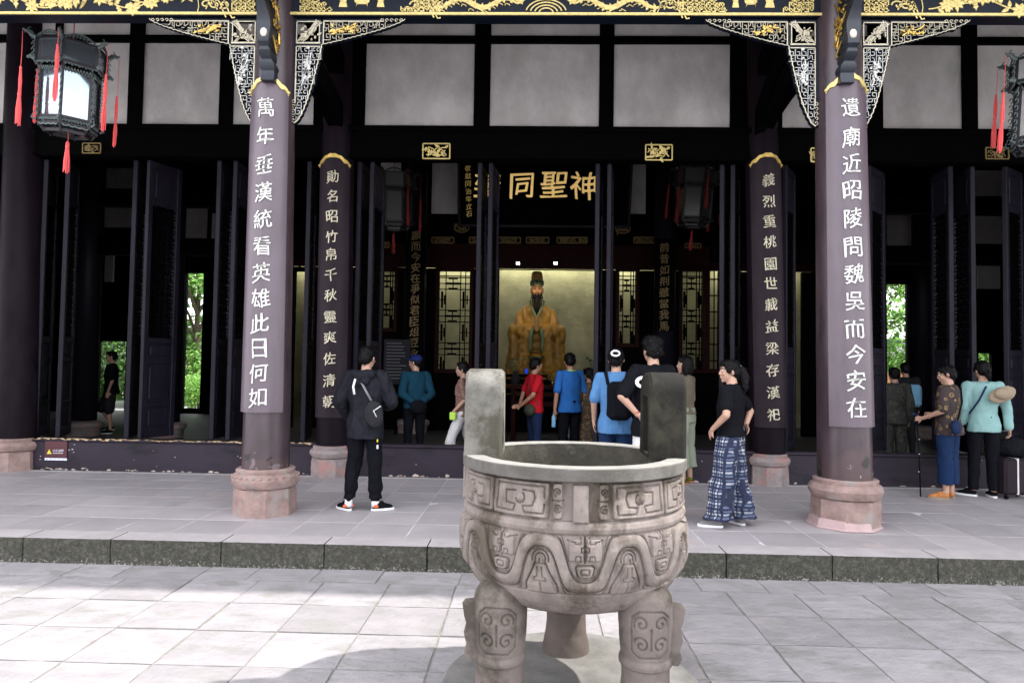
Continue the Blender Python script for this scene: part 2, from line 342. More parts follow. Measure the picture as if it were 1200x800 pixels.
for a, b in zip(xs[:-1], xs[1:]):
    nx, nz_ = 26, 9; V = []; F = []
    for j in range(nz_):
        for i in range(nx):
            X = a+0.005+(b-a-0.010)*i/(nx-1); Z = -0.02+(ST+0.02)*j/(nz_-1)
            d = 0.010*noise.fractal(Vector((X*9, Z*14, 3.1)), 1.0, 2.0, 4)
            if j == nz_-1: d = 0.004*noise.noise(Vector((X*8, 0, 1)))
            if i in (0, nx-1): d += 0.008
            V.append((X, d, Z-(0.004*(1-abs(noise.noise(Vector((X*20, 5, 1))))) if j == nz_-1 else 0)))
    for j in range(nz_-1):
        for i in range(nx-1): q = j*nx+i; F.append((q, q+1, q+nx+1, q+nx))
    n0 = len(V); t0 = (nz_-1)*nx
    V += [(a+0.005+(b-a-0.010)*i/(nx-1), 0.268, ST-0.001) for i in range(nx)]; V += [(a+0.005, 0.268, -0.02), (b-0.005, 0.268, -0.02)]
    nf = len(F)
    for i in range(nx-1): F.append((t0+i, t0+i+1, n0+i+1, n0+i))
    F.append((0, t0, n0, n0+nx)); F.append((nx-1, n0+nx+1, n0+nx-1, t0+nx-1))
    me = bpy.data.meshes.new('kerb_stone'); me.from_pydata(V, [], F); me.materials.append(MATS['kerb_face']); me.materials.append(MATS['kerb_top'])
    me.polygons.foreach_set('material_index', [0]*nf+[1]*(nx-1)+[0, 0]); shade(me, 40); link('kerb_stone', me, kerb)

# ------------------------------------------------------------------ the temple hall
HX0, YB = 0.25, 9.45
hall = thing('temple_hall', 'dark timber temple hall with plum columns, black and gold carved beam and open doors', 'temple', (HX0, YB, ST))
def hp(mb, name, mats, smooth=False, parent=None, kind=None):
    o = mb.build(name, mats, parent or hall, smooth, kind)
    if parent is None: o.location = (-HX0, -YB, -ST)
    return o
def shaft(mb, pb, pt, rb, rt, zb, zt, n=28, extra=0.0):
    """leaning tapered shaft from world point pb to pt, cut at zb..zt"""
    pb = Vector(pb); pt = Vector(pt); rs = []
    for k in range(13):
        z = zb+(zt-zb)*k/12; f = (z-pb.z)/(pt.z-pb.z); c = pb.lerp(pt, f); r = rb+(rt-rb)*f+extra
        rs.append([(c.x+r*math.cos(2*math.pi*q/n), c.y+r*math.sin(2*math.pi*q/n), z) for q in range(n)])
    mb.rings(rs)
def column_wear():
    t = MATS['column_front'].node_tree; N = t.nodes; L = t.links; b = N['Principled BSDF']; old = b.inputs['Base Color'].links[0].from_socket
    g = N.new('ShaderNodeNewGeometry'); sx = N.new('ShaderNodeSeparateXYZ'); L.new(g.outputs['Position'], sx.inputs[0])
    mr = N.new('ShaderNodeMapRange'); mr.inputs['From Min'].default_value = 1.35; mr.inputs['From Max'].default_value = 0.75; mr.inputs['To Min'].default_value = -0.25; mr.inputs['To Max'].default_value = 0.10; L.new(sx.outputs['Z'], mr.inputs['Value'])
    for sc_, w0, w1, col, off in ((3.2, .48, .60, (.058, .036, .038), 3.0), (5.5, .655, .665, (.013, .011, .012), 9.0), (9.0, .745, .75, (.40, .25, .24), 17.0), (12.0, .72, .73, (.13, .10, .11), 31.0)):
        n = N.new('ShaderNodeTexNoise'); n.inputs['Scale'].default_value = sc_; n.inputs['Detail'].default_value = 6; ad0 = N.new('ShaderNodeVectorMath'); ad0.inputs[1].default_value = (off, off*.7, 0); L.new(g.outputs['Position'], ad0.inputs[0]); L.new(ad0.outputs[0], n.inputs['Vector'])
        ad = N.new('ShaderNodeMath'); L.new(mr.outputs[0], ad.inputs[0]); L.new(n.outputs['Fac'], ad.inputs[1])
        r2 = N.new('ShaderNodeMapRange'); r2.inputs['From Min'].default_value = w0; r2.inputs['From Max'].default_value = w1; L.new(ad.outputs[0], r2.inputs['Value'])
        mm = N.new('ShaderNodeMixRGB'); mm.inputs['Color2'].default_value = (*col, 1); L.new(r2.outputs[0], mm.inputs['Fac']); L.new(old, mm.inputs['Color1']); old = mm.outputs[0]
    L.new(old, b.inputs['Base Color'])
column_wear()
def base(c, s, h8, ht, mats, name_mat, beads):
    """octagonal plinth, bulging ring and collar of a column; s = octagon half width"""
    a = R(22.5); q = s/math.cos(a)
    m = MB(); m.lathe([(q*1.01, 0), (q, 0.02), (q*0.985, h8*0.8), (q*0.96, h8)], c, 8, a)
    m.lathe([(s*0.98, h8+0.001), (s*1.07, h8+ht*0.10), (s*1.14, h8+ht*0.35), (s*1.16, h8+ht*0.55), (s*1.10, h8+ht*0.8), (s*0.99, h8+ht*0.92), (s*1.0, h8+ht*0.94), (s*1.01, h8+ht*1.12), (s*0.95, h8+ht*1.2)], c, 40)
    if beads:
        for k in range(28):
            t = 2*math.pi*k/28; m.ell((c[0]+s*1.12*math.cos(t), c[1]+s*1.12*math.sin(t), c[2]+h8+ht*0.74), (0.014, 0.014, 0.014), 6, 4)
    me = m.mesh('column_base', name_mat); bm = bmesh.new(); bm.from_mesh(me); lo = [e for e in bm.edges if (e.verts[0].co-e.verts[1].co).length > .08]; bmesh.ops.subdivide_edges(bm, edges=lo, cuts=7, use_grid_fill=True); bm.to_mesh(me); bm.free()
    for v_ in me.vertices:
        p = v_.co; q = Vector((p.x*9, p.y*9, p.z*12)); v_.co = p+Vector((noise.fractal(q, .8, 2, 4), noise.fractal(q+Vector((5, 5, 5)), .8, 2, 4), .3*noise.fractal(q+Vector((9, 1, 4)), .8, 2, 4)))*.0055
    shade(me, 30); o = link('column_base', me, hall, loc=(-HX0, -YB, -ST)); o['label'] = mats; return o
COLS = {}
def column(key, xb, yb, xt, yt, Y, pxb, pxt, mat, ztop, zbase, sb, h8, ht, bmat, blab, beads=False):
    pb = Vector(P(xb, yb, Y)); pt = Vector(P(xt, yt, Y)); rb, rt = pxb/800*Y*1.01, pxt/800*Y*1.02
    m = MB(); shaft(m, pb, pt, rb, rt, zbase, ztop); hp(m, 'column', mat, 40)
    f = (ST-pb.z)/(pt.z-pb.z); c0 = pb.lerp(pt, f)
    base((c0.x, c0.y, ST-0.003), sb, h8, ht, blab, bmat, beads)
    COLS[key] = (pb, pt, rb, rt)
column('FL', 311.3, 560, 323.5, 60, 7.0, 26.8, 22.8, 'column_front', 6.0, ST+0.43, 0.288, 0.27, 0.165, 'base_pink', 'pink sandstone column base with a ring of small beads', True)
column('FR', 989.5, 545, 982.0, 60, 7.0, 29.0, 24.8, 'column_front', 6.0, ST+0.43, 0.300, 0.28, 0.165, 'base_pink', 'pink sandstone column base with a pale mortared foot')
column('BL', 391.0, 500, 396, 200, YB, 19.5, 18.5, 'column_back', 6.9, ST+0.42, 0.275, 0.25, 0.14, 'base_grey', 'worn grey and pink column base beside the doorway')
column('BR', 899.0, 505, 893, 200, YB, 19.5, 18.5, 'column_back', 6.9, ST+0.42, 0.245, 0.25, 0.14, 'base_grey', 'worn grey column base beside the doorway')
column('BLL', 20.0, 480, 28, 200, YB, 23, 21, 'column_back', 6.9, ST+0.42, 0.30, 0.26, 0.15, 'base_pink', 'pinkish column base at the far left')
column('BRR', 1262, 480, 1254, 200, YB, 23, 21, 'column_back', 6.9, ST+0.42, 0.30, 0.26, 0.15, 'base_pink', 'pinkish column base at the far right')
for key, x, y, Y, r in (('IL', 484, 480, 15.6, 0.25), ('IR', 778, 480, 15.6, 0.25), ('M1', 196, 480, 13.7, 0.24), ('M2', 98, 480, 13.7, 0.24), ('M3', 1128, 480, 13.7, 0.25), ('M4', 1083, 480, 16.5, 0.25)):
    c = P(x, y, Y); m = MB(); m.lathe([(r, ST+0.3), (r*0.95, 6.9)], (c[0], c[1], 0), 20); hp(m, 'column', 'lacquer_blue', True)
    m = MB(); m.lathe([(r*1.3, ST), (r*1.35, ST+0.14), (r*1.55, ST+0.2), (r*1.5, ST+0.27), (r*1.05, ST+0.31)], (c[0], c[1], 0), 24); hp(m, 'column_base', 'base_grey', 35)
# pale mortar skirt round the right front base
cFR = COLS['FR'][0]; m = MB(); m.lathe([(0.36, 0), (0.335, 0.02), (0.318, 0.085), (0.30, 0.09)], (cFR.x-0.01, cFR.y, ST+0.003), 8, R(22.5)); hp(m, 'mortar_skirt', 'mortar_pink')

# thresholds between the back columns, with chips of bare wood on the top edge and foot
def threshold(x0, x1, chips, worn):
    m = MB(); m.bbox(x0, x1, 9.385, 9.505, ST, ST+0.40, 0.006); m.bbox(x0, x1, 9.355, 9.53, ST+0.401, ST+0.440, 0.008)
    t = hp(m, 'threshold', 'threshold_paint')
    if chips:
        m = MB(); q = random.Random(chips); X = x0
        while X < x1-0.05:
            if worn and (q.random() < 0.7): m.add([(X+q.uniform(0, .05), 9.3545, ST+0.441-q.random()*0.018), (X+0.1, 9.3545, ST+0.441-q.random()*0.03), (X+0.12, 9.3545, ST+0.4425), (X+0.12, 9.40, ST+0.4425), (X, 9.40, ST+0.4425), (X, 9.3545, ST+0.4425)], [(0, 1, 2, 5), (5, 2, 3, 4)])
            X += 0.06
        hp(m, 'bare_edge', 'bare_wood') if m.v else None
        m = MB()
        for _ in range(int((x1-x0)*(14 if worn else 6))):
            X = q.uniform(x0, x1-0.1); low = q.random() < 0.7; Z = ST+(abs(q.gauss(0, 0.012)) if low else q.uniform(0.05, 0.38)); s = q.uniform(0.012, 0.045) if low else q.uniform(0.005, 0.014)
            pts = [(X+s*math.cos(a)*q.uniform(.6, 1.3), 9.3835, max(ST+0.001, Z+s*0.55*math.sin(a)*q.uniform(.6, 1.3))) for a in [k*math.pi/3.5 for k in range(7)]]
            m.add(pts, [tuple(range(7))])
        hp(m, 'chipped_paint', 'chip_col', kind='stuff')
    return t
pm('chip_col', (0.40, 0.33, 0.29), 0.9, 0.4, 25)
bx = lambda k, z=0.5: COLS[k][0].x
threshold(bx('BLL')+0.2, bx('BL')-0.2, 3, True); threshold(bx('BL')+0.2, bx('BR')-0.2, 4, False); threshold(bx('BR')+0.2, bx('BRR')-0.2, 5, False)
pz = P(430, 517, 9.35)

# lintel, upper frame with plaster panels
zL0, zL1 = P(650, 190, YB)[2], P(650, 151, YB)[2]
m = MB(); m.bbox(-8.5, 9.0, YB-0.10, YB+0.10, zL0, zL1, 0.01); hp(m, 'lintel', 'timber_black')
m = MB(); m.bbox(-8.5, 9.0, YB-0.135, YB-0.101, zL1-0.09, zL1-0.01, 0.006); m.bbox(-8.5, 9.0, YB-0.125, YB-0.101, zL0+0.01, zL0+0.05, 0.006); hp(m, 'lintel_moulding', 'timber_black')
zR0, zR1 = P(650, 53.5, YB)[2], P(650, 45.5, YB)[2]
m = MB(); m.bbox(-8.5, 9.0, YB-0.09, YB+0.07, zR0, zR1, 0.006); hp(m, 'upper_rail', 'timber_black')
m = MB(); m.box(-8.5, 9.0, YB-0.07, YB+0.07, 6.62, 7.0); hp(m, 'upper_beam', 'timber_black')
pan = [(-75, 5), (14, 62), (70, 150), (166.5, 257), (273, 368), (428, 555.5), (574.5, 702.5), (719.5, 856), (917, 1018), (1035, 1128.5), (1146, 1240)]
for i, (a, b) in enumerate(pan):
    xa, xb_ = P(a, 100, YB-0.03)[0], P(b, 100, YB-0.03)[0]
    for z0, z1 in ((zL1, zR0), (zR1, 6.62)):
        V = []; F = []; nx, nz_ = 14, 10
        for jj in range(nz_):
            for ii in range(nx):
                X = xa-0.01+(xb_-xa+0.02)*ii/(nx-1); Z = z0-0.01+(z1-z0+0.02)*jj/(nz_-1)
                V.append((X, YB-0.03+0.006*noise.noise(Vector((X*2.2, Z*2.2, i))), Z))
        for jj in range(nz_-1):
            for ii in range(nx-1): q = jj*nx+ii; F.append((q, q+1, q+nx+1, q+nx))
        mm_ = MB(); mm_.add(V, F); o = hp(mm_, 'plaster_panel', 'plaster', True)
for a, b in zip(pan[:-1], pan[1:]):
    xa, xb_ = P(a[1], 100, YB-0.07)[0], P(b[0], 100, YB-0.07)[0]
    m = MB(); m.bbox(xa, xb_, YB-0.075, YB+0.06, zL1, 6.62, 0.006); hp(m, 'frame_post', 'timber_black')

# front beam with its gold line
zb0 = P(600, 23.5, 7.0)[2]; zg0, zg1 = P(600, 19.6, 6.94)[2], P(600, 16.4, 6.94)[2]
cL, cR = COLS['FL'][1], COLS['FR'][1]
for x0, x1 in ((-7.6, cL.x-0.17), (cL.x+0.17, cR.x-0.18), (cR.x+0.18, 8.2)):
    m = MB(); m.bbox(x0, x1, 6.92, 7.10, zb0, zb0+0.58, 0.008); hp(m, 'front_beam', 'beam_blue')
    m = MB(); m.bbox(x0, x1, 6.905, 6.921, zg0, zg1, 0.003); hp(m, 'gold_fillet', 'gold_pale')
# beams running back from front columns to the doorway columns (slightly arched)
for k, f in (('BL', 'FL'), ('BR', 'FR')):
    x0 = (COLS[k][1].x+COLS[f][1].x)/2
    for zc, hh, wd in ((5.02, 0.30, 0.20), (5.75, 0.26, 0.20)):
        m = MB(); rs = []
        for q in range(11):
            t = q/10; Y = 7.1+(YB-7.3)*t; z = zc+0.16*math.sin(math.pi*t); rs.append([(x0-wd/2, Y, z), (x0+wd/2, Y, z), (x0+wd/2, Y, z+hh), (x0-wd/2, Y, z+hh)])
        m.rings(rs); hp(m, 'tie_beam', 'timber_black')
m = MB(); rs = []
for q in range(9):
    t = q/8; rs.append([(x_, 7.1+t*2.2, 5.55-0.62*t+0.25*math.sin(math.pi*t)+dz) for x_, dz in ((3.02, 0), (3.14, 0), (3.14, 0.34), (3.02, 0.34))])
m.rings(rs); hp(m, 'brace', 'timber_black')

# roof: eave, rafters, tiled slopes; ceiling keeps the inside dark
m = MB(); m.box(-16, 16, 5.97, 6.07, 6.05, 6.18)
for k in range(130): m.box(-15.9+k*0.245, -15.9+k*0.245+0.09, 6.0, 7.4, 6.19, 6.27)
hp(m, 'rafters', 'lacquer_dark', kind='stuff')
m = MB(); m.prism([(0, 0)], 0, 0) if False else None
ev, rg = 6.28, 10.6
m.add([(-16.5, 5.86, ev), (16.5, 5.86, ev), (16.5, 13.4, rg), (-16.5, 13.4, rg), (-16.5, 21.4, ev), (16.5, 21.4, ev),
       (-16.5, 5.86, ev+0.12), (16.5, 5.86, ev+0.12), (16.5, 13.4, rg+0.14), (-16.5, 13.4, rg+0.14), (-16.5, 21.4, ev+0.12), (16.5, 21.4, ev+0.12)],
      [(0, 1, 2, 3), (3, 2, 5, 4), (6, 7, 8, 9), (9, 8, 11, 10), (0, 1, 7, 6), (4, 5, 11, 10), (0, 3, 9, 6), (3, 4, 10, 9), (1, 2, 8, 7), (2, 5, 11, 8)])
hp(m, 'roof', 'roof_tile')
m = MB()
for k in range(110):
    X = -16.3+k*0.3; m.tube([(X, 5.885, ev+0.17), (X, 13.4, rg+0.17)], 0.065, 6)
hp(m, 'roof_tiles', 'roof_tile', kind='stuff')
m = MB(); m.box(-15.9, 15.9, 7.2, 20.9, 7.0, 7.08); hp(m, 'ceiling', 'lacquer_dark')
m = MB(); m.box(-16, -15.85, 9.4, 20.9, ST, 7.0); m.box(15.85, 16, 9.4, 20.9, ST, 7.0); hp(m, 'end_walls', 'timber_black')
m = MB(); m.box(-16, -8.0, YB-0.05, YB+0.05, ST, 7.0); m.box(8.3, 16, YB-0.05, YB+0.05, ST, 7.0); hp(m, 'front_wall', 'timber_black')

# rear wall with openings to the garden
def holed(mb, holes, X0, X1, Z0, Z1, y0, y1):
    xs_ = sorted(set([X0, X1]+[h[0] for h in holes]+[h[1] for h in holes]))
    for a, b in zip(xs_[:-1], xs_[1:]):
        zs = sorted([(h[2], h[3]) for h in holes if h[0] <= a+1e-6 and h[1] >= b-1e-6]); z = Z0
        for lo, hi in zs:
            if lo > z+1e-4: mb.box(a, b, y0, y1, z, lo)
            z = hi
        if z < Z1: mb.box(a, b, y0, y1, z, Z1)
YR = 20.0
def hole(px0, px1, py0, py1, Y): a = P(px0, py1, Y); b = P(px1, py0, Y); return (a[0], b[0], a[2], b[2])
m = MB(); holed(m, [hole(213.5, 240, 320, 478, YR), hole(76, 84, 394, 491, YR), hole(113, 148, 400, 491, YR), hole(1040, 1063, 333, 500, YR), hole(1147, 1162, 414, 450, YR)], -16, 16, ST, 7.0, YR, YR+0.12)
hp(m, 'rear_wall', 'timber_black')
for x, y0, y1 in ((226, 320, 478), (1051, 333, 500)):
    m = MB(); a = P(x-13.5, y1, YR-0.02); b = P(x+13.5, y0, YR-0.02)
    m.box(a[0]-0.05, a[0], YR-0.06, YR-0.002, a[2], b[2]); m.box(b[0], b[0]+0.05, YR-0.06, YR-0.002, a[2], b[2]); m.box(a[0]-0.05, b[0]+0.05, YR-0.06, YR-0.002, b[2], b[2]+0.08)
    hp(m, 'door_frame', 'lacquer_dark')
# interior tie beams and pale upper panels glimpsed in the side bays
m = MB()
for z in (4.9, 3.9): m.box(-15, -3.2, 13.6, 13.8, z, z+0.35); m.box(3.6, 15, 13.6, 13.8, z, z+0.35)
hp(m, 'inner_beams', 'timber_black', kind='stuff')
for a, b, c, d, Y in ((122, 156, 197, 266, 17.5), (122, 134, 280, 330, 17.5), (160, 170, 288, 325, 17.5), (213, 243, 236, 296, 17.5), (247, 262, 250, 300, 17.5), (1040, 1064, 236, 308, 17.5), (1066, 1096, 250, 290, 17.5), (1087, 1094, 190, 240, 17.5), (1144, 1174, 200, 285, 17.5), (1146, 1172, 305, 338, 17.5), (505.5, 537, 191, 250, 15.9), (730, 757, 191, 250, 15.9), (446, 470, 180, 212, 15.9), (790, 835, 196, 232, 15.9), (300, 330, 250, 300, 17.5)):
    p0 = P(a, d, Y); p1 = P(b, c, Y); m = MB(); m.box(p0[0], p1[0], Y, Y+0.05, p0[2], p1[2]); hp(m, 'plaster_panel', 'plaster')

# door leaves folded open
def leaf_meshes(wd, h):
    T = 0.062; a = MB(); sw = 0.075
    a.bbox(0, sw, -T/2, T/2, 0, h, 0.006); a.bbox(wd-sw, wd, -T/2, T/2, 0, h, 0.006)
    for z0, z1 in ((0, 0.12), (0.44, 0.50), (1.05, 1.12), (1.34, 1.42), (h-0.62, h-0.55), (h-0.1, h)): a.bbox(sw, wd-sw, -T/2+0.003, T/2-0.003, z0, z1, 0.005)
    fr = a.mesh('door_frame', 'lacquer_blue')
    panels = []
    for z0, z1 in ((0.12, 0.44), (0.50, 1.05), (1.12, 1.34), (h-0.55, h-0.1)):
        b = MB(); b.box(sw, wd-sw, -0.010, 0.010, z0, z1); b.bbox(sw+0.05, wd-sw-0.05, -0.020, 0.020, z0+0.045, z1-0.045, 0.008); panels.append(b.mesh('panel', 'lacquer_blue'))
    c = MB(); z0, z1 = 1.42, h-0.62; n = 4; cw = (wd-2*sw)/n; k = 0; z = z0
    while z < z1-0.01:
        for i in range(n):
            X = sw+i*cw; t = 0.014; q = min(cw, z1-z)
            c.box(X, X+t, -0.012, 0.012, z, z+q)
            if (i+k) % 2 == 0: c.box(X+t, X+cw, -0.011, 0.011, z+q/2-t/2, z+q/2+t/2); c.box(X+cw*.3, X+cw*.3+t, -0.013, 0.013, z+q*.2, z+q*.8)
            else: c.box(X+cw/2-t/2, X+cw/2+t/2, -0.011, 0.011, z, z+q); c.box(X+cw*.2, X+cw*.8, -0.013, 0.013, z+q*.3, z+q*.3+t)
            c.box(X, X+cw, -0.0115, 0.0115, z, z+t)
        z += cw; k += 1
    lt = c.mesh('lattice', 'lacquer_dark'); return fr, panels, lt
H_LEAF = zL0-ST-0.45
LM = leaf_meshes(0.56, H_LEAF)
doors = [(46, 60), (72, 85), (152, 166), (167, 206), (251, 268), (270, 290), (358, 366), (417, 431), (432, 446), (559.5, 567), (572.5, 581), (699, 704), (713, 716), (846, 856), (859, 866), (920, 931), (1019, 1037), (1143, 1118), (1117, 1095), (1180, 1200)]
for i, (xn, xf) in enumerate(doors):
    a = P(xn, 350, YB); best = None
    for q in range(1, 60):
        Y2 = YB+q*0.01*0.95; b = P(xf, 350, Y2); L_ = math.hypot(b[0]-a[0], b[1]-a[1]); e = abs(L_-0.56)
        if best is None or e < best[0]: best = (e, b)
    b = best[1]; ang = math.atan2(b[1]-a[1], b[0]-a[0])
    fr = link('door_leaf', LM[0], hall, loc=(a[0]-HX0, a[1]-YB+0.03, ST+0.445-ST), rot=(0, 0, ang))
    for p_ in LM[1]: link('panel', p_, fr)
    link('lattice', LM[2], fr)
# ------------------------------------------------------------------ gold ornament on the front beam
YG = 6.918
def strip(mb, pts, w, y=YG, d=0.006):
    """flat raised band following pts (x,z) on a plane facing the courtyard"""
    n = len(pts); L_ = []; R_ = []
    for i in range(n):
        a = pts[max(i-1, 0)]; b = pts[min(i+1, n-1)]; dx_, dz_ = b[0]-a[0], b[1]-a[1]; l = math.hypot(dx_, dz_) or 1; ww = w[i] if hasattr(w, '__len__') else w
        nx_, nz_ = -dz_/l*ww/2, dx_/l*ww/2; L_.append((pts[i][0]+nx_, pts[i][1]+nz_)); R_.append((pts[i][0]-nx_, pts[i][1]-nz_))
    V = [(x, y-d, z) for x, z in L_]+[(x, y-d, z) for x, z in R_]+[(x, y, z) for x, z in L_]+[(x, y, z) for x, z in R_]; F = []
    for i in range(n-1): F += [(i, n+i, n+i+1, i+1), (2*n+i, i, i+1, 2*n+i+1), (n+i, 3*n+i, 3*n+i+1, n+i+1)]
    F += [(0, 2*n, 3*n, n), (n-1, 2*n-1, 4*n-1, 3*n-1)]; mb.add(V, F)
def poly(mb, pts, y=YG, d=0.007):
    n = len(pts); cxm = sum(p[0] for p in pts)/n; czm = sum(p[1] for p in pts)/n
    V = [(x, y, z) for x, z in pts]+[(cxm+(x-cxm)*.85, y-d, czm+(z-czm)*.85) for x, z in pts]+[(cxm, y-d*1.3, czm)]
    F = [(i, (i+1) % n, n+(i+1) % n, n+i) for i in range(n)]+[(n+i, n+(i+1) % n, 2*n) for i in range(n)]; mb.add(V, F)
def leaf(mb, x, z, a, l, w, y=YG, lob=True):
    pr = [(0, 0), (.25, .38), (.38, .22), (.55, .42), (.72, .18), (1, 0), (.72, -.18), (.55, -.42), (.38, -.22), (.25, -.38)] if lob else [(0, 0), (.3, .3), (.65, .26), (1, 0), (.65, -.26), (.3, -.3)]
    poly(mb, [(x+l*u*math.cos(a)-w*v*math.sin(a), z+l*u*math.sin(a)+w*v*math.cos(a)) for u, v in pr], y)
def fret_cell(mb, x, z, s, k, w, y=YG, d=0.006):
    P_ = {0: [[(0, 0), (1, 0), (1, 1), (.33, 1), (.33, .45), (.66, .45)]], 1: [[(0, 1), (0, 0), (.7, 0), (.7, .6), (.35, .6)], [(1, 0), (1, 1)]], 2: [[(.5, 0), (.5, 1)], [(0, .5), (1, .5)], [(0, 0), (.25, 0), (.25, .25)], [(.75, .75), (.75, 1), (1, 1)]],
          3: [[(0, 0), (0, 1), (1, 1), (1, .3), (.4, .3), (.4, .65)]], 4: [[(0, .5), (.3, .5), (.3, 1), (.7, 1), (.7, .3), (1, .3)], [(.3, 0), (.7, 0)]]}[k % 5]
    for pl in P_:
        for a, b in zip(pl[:-1], pl[1:]):
            x0, x1 = sorted((a[0], b[0])); z0, z1 = sorted((a[1], b[1])); mb.box(x+x0*s-w/2, x+x1*s+w/2, y-d, y, z+z0*s-w/2, z+z1*s+w/2)
def fret_area(mb, x0, x1, z0, z1, s, w, inside=lambda x, z: True, y=YG, d=0.006, seed=0):
    q = random.Random(seed); nx = max(1, round((x1-x0)/s)); nz_ = max(1, round((z1-z0)/s))
    for i in range(nx):
        for j in range(nz_):
            if inside(x0+(i+.5)*s, z0+(j+.5)*s): fret_cell(mb, x0+i*s, z0+j*s, s*0.98, q.randrange(5), w, y+q.uniform(-.0006, .0006), d)
zc0 = zg1+0.012; zc1 = zb0+0.56
def px2x(px, Y=YG): return P(px, 10, Y)[0]
def vine(mb, x0, x1, seed, zl=zc0, zh=zc0+0.26):
    q = random.Random(seed); x = x0; ph = q.random()*6
    pts = []; 
    while x < x1: pts.append((x, (zl+zh)/2+0.07*math.sin((x-x0)*7+ph)-0.03)); x += 0.03
    strip(mb, pts, 0.012)
    for i in range(3, len(pts)-2, 3):
        for sgn in (1, -1):
            if q.random() < .8: leaf(mb, pts[i][0], pts[i][1], sgn*q.uniform(.5, 1.6)+(0 if q.random() < .6 else math.pi*.7), q.uniform(.07, .13), q.uniform(.05, .09), lob=q.random() < .6)
    for i in range(6, len(pts), 12):
        cx_, cz_ = pts[i][0], pts[i][1]-0.01
        for k in range(7): leaf(mb, cx_, cz_, k*math.tau/7+.2, .085, .07, y=YG-.002, lob=False)
        if q.random() < .5:
            for k in range(6): strip(mb, [(cx_+.15+.02*k*t, cz_-.07+.13*t*(1-.3*abs(k-3))+.02*k*t*t) for t in (0, .3, .6, 1)], [.004, .007, .005, .002])
def scrolls(mb, x0, x1, sgn):
    for k, cxx in enumerate((x0+.05, (x0+x1)/2, x1-.05)):
        pts = [(cxx+sgn*(.065-.0045*t)*math.cos(t*.55+k*2), zc0+.07+(.05-.0035*t)*math.sin(t*.55+k*2)) for t in range(13)]; strip(mb, pts, 0.015)
        strip(mb, [(cxx+.03*t, zc0+.02+.10*math.sin(t*.8+k)) for t in range(5)], 0.013)
m = MB()
# centre bay: frets at both ends, censers, frets, dragons with a rising sun
bayL, bayR = cL.x+0.19, cR.x-0.19
def mirror_x(px): return px
for (a, b, sd) in ((352, 372, 1), (486, 520, 2), (795, 838, 3), (925, 955, 4)): fret_area(m, px2x(a), px2x(b), zc0, zc0+0.30, 0.048, 0.013, seed=sd)
for (a, b, hh, sd) in ((372, 384, .10, 5), (384, 390, .05, 6), (478, 486, .06, 7), (470, 478, .03, 8), (838, 846, .10, 9), (846, 853, .05, 10), (918, 925, .06, 11)): fret_area(m, px2x(a), px2x(b), zc0, zc0+hh, 0.045, 0.012, seed=sd)
def vase(px, w, kind):
    x = px2x(px); z = zc0+0.045
    if kind == 0: pr = [(-.5, 0), (-.45, .03), (-.3, .04), (-.5, .10), (-.55, .17), (-.3, .22), (-.4, .26), (.4, .26), (.3, .22), (.55, .17), (.5, .10), (.3, .04), (.45, .03), (.5, 0)]
    else: pr = [(-.40, 0), (-.36, .035), (-.5, .06), (-.5, .12), (-.62, .14), (-.5, .17), (-.5, .25), (.5, .25), (.5, .17), (.62, .14), (.5, .12), (.5, .06), (.36, .035), (.40, 0), (.28, .03), (-.28, .03)]
    poly(m, [(x+u*w, z+v) for u, v in pr])
for px, w_, k in ((402, .09, 0), (424, .16, 1), (446, .08, 0), (862, .07, 0), (880, .13, 1), (902, .10, 0)): vase(px, w_, k)
xs_ = px2x(640)
for k in range(4): strip(m, [(xs_+(.075+.045*k)*math.cos(t*math.pi/14), zc0-.02+(.055+.03*k)*math.sin(t*math.pi/14)) for t in range(1, 14)], 0.012)
for sg in (-1, 1):
    body = [(xs_+sg*(.30+.075*t), zc0+.085+.05*math.sin(t*1.0)) for t in range(13)]
    strip(m, body, [.02+.035*math.sin(math.pi*t/12) for t in range(13)])
    for t in range(1, 12):
        leaf(m, body[t][0], body[t][1], math.pi/2+sg*.4, .06, .04, lob=False); leaf(m, body[t][0], body[t][1], -math.pi/2-sg*.5, .055, .04)
        strip(m, [(body[t][0]+sg*.015*k+.01*math.sin(k*2.), body[t][1]-.055-.012*math.cos(k*1.5)) for k in range(5)], .007)
    for k in range(6): leaf(m, xs_+sg*.27, zc0+.12, k*1.05, .06, .05)
    scrolls(m, xs_+sg*1.28-.12, xs_+sg*1.28+.12, sg)
    strip(m, [(xs_+sg*1.14+.03*math.sin(t), zc0-.01+.05*t) for t in range(6)], .008)
# side bays
scrolls(m, px2x(236), px2x(268), 1); fret_area(m, px2x(272), px2x(299), zc0, zc0+.3, .048, .013, seed=21); strip(m, [(px2x(232)+.01*math.sin(t*1.3), zc0-.01+.05*t) for t in range(6)], .009)
vine(m, px2x(-60), px2x(226), 5); vine(m, px2x(40), px2x(226), 9, zc0+.04, zc0+.34)
fret_area(m, px2x(1013), px2x(1040), zc0, zc0+.3, .048, .013, seed=22); scrolls(m, px2x(1046), px2x(1075), -1); strip(m, [(px2x(1080)+.01*math.sin(t*1.3), zc0-.01+.05*t) for t in range(6)], .009)
vine(m, px2x(1088), px2x(1270), 6); vine(m, px2x(1100), px2x(1270), 12, zc0+.04, zc0+.34)
hp(m, 'gold_ornament', 'gold_pale')

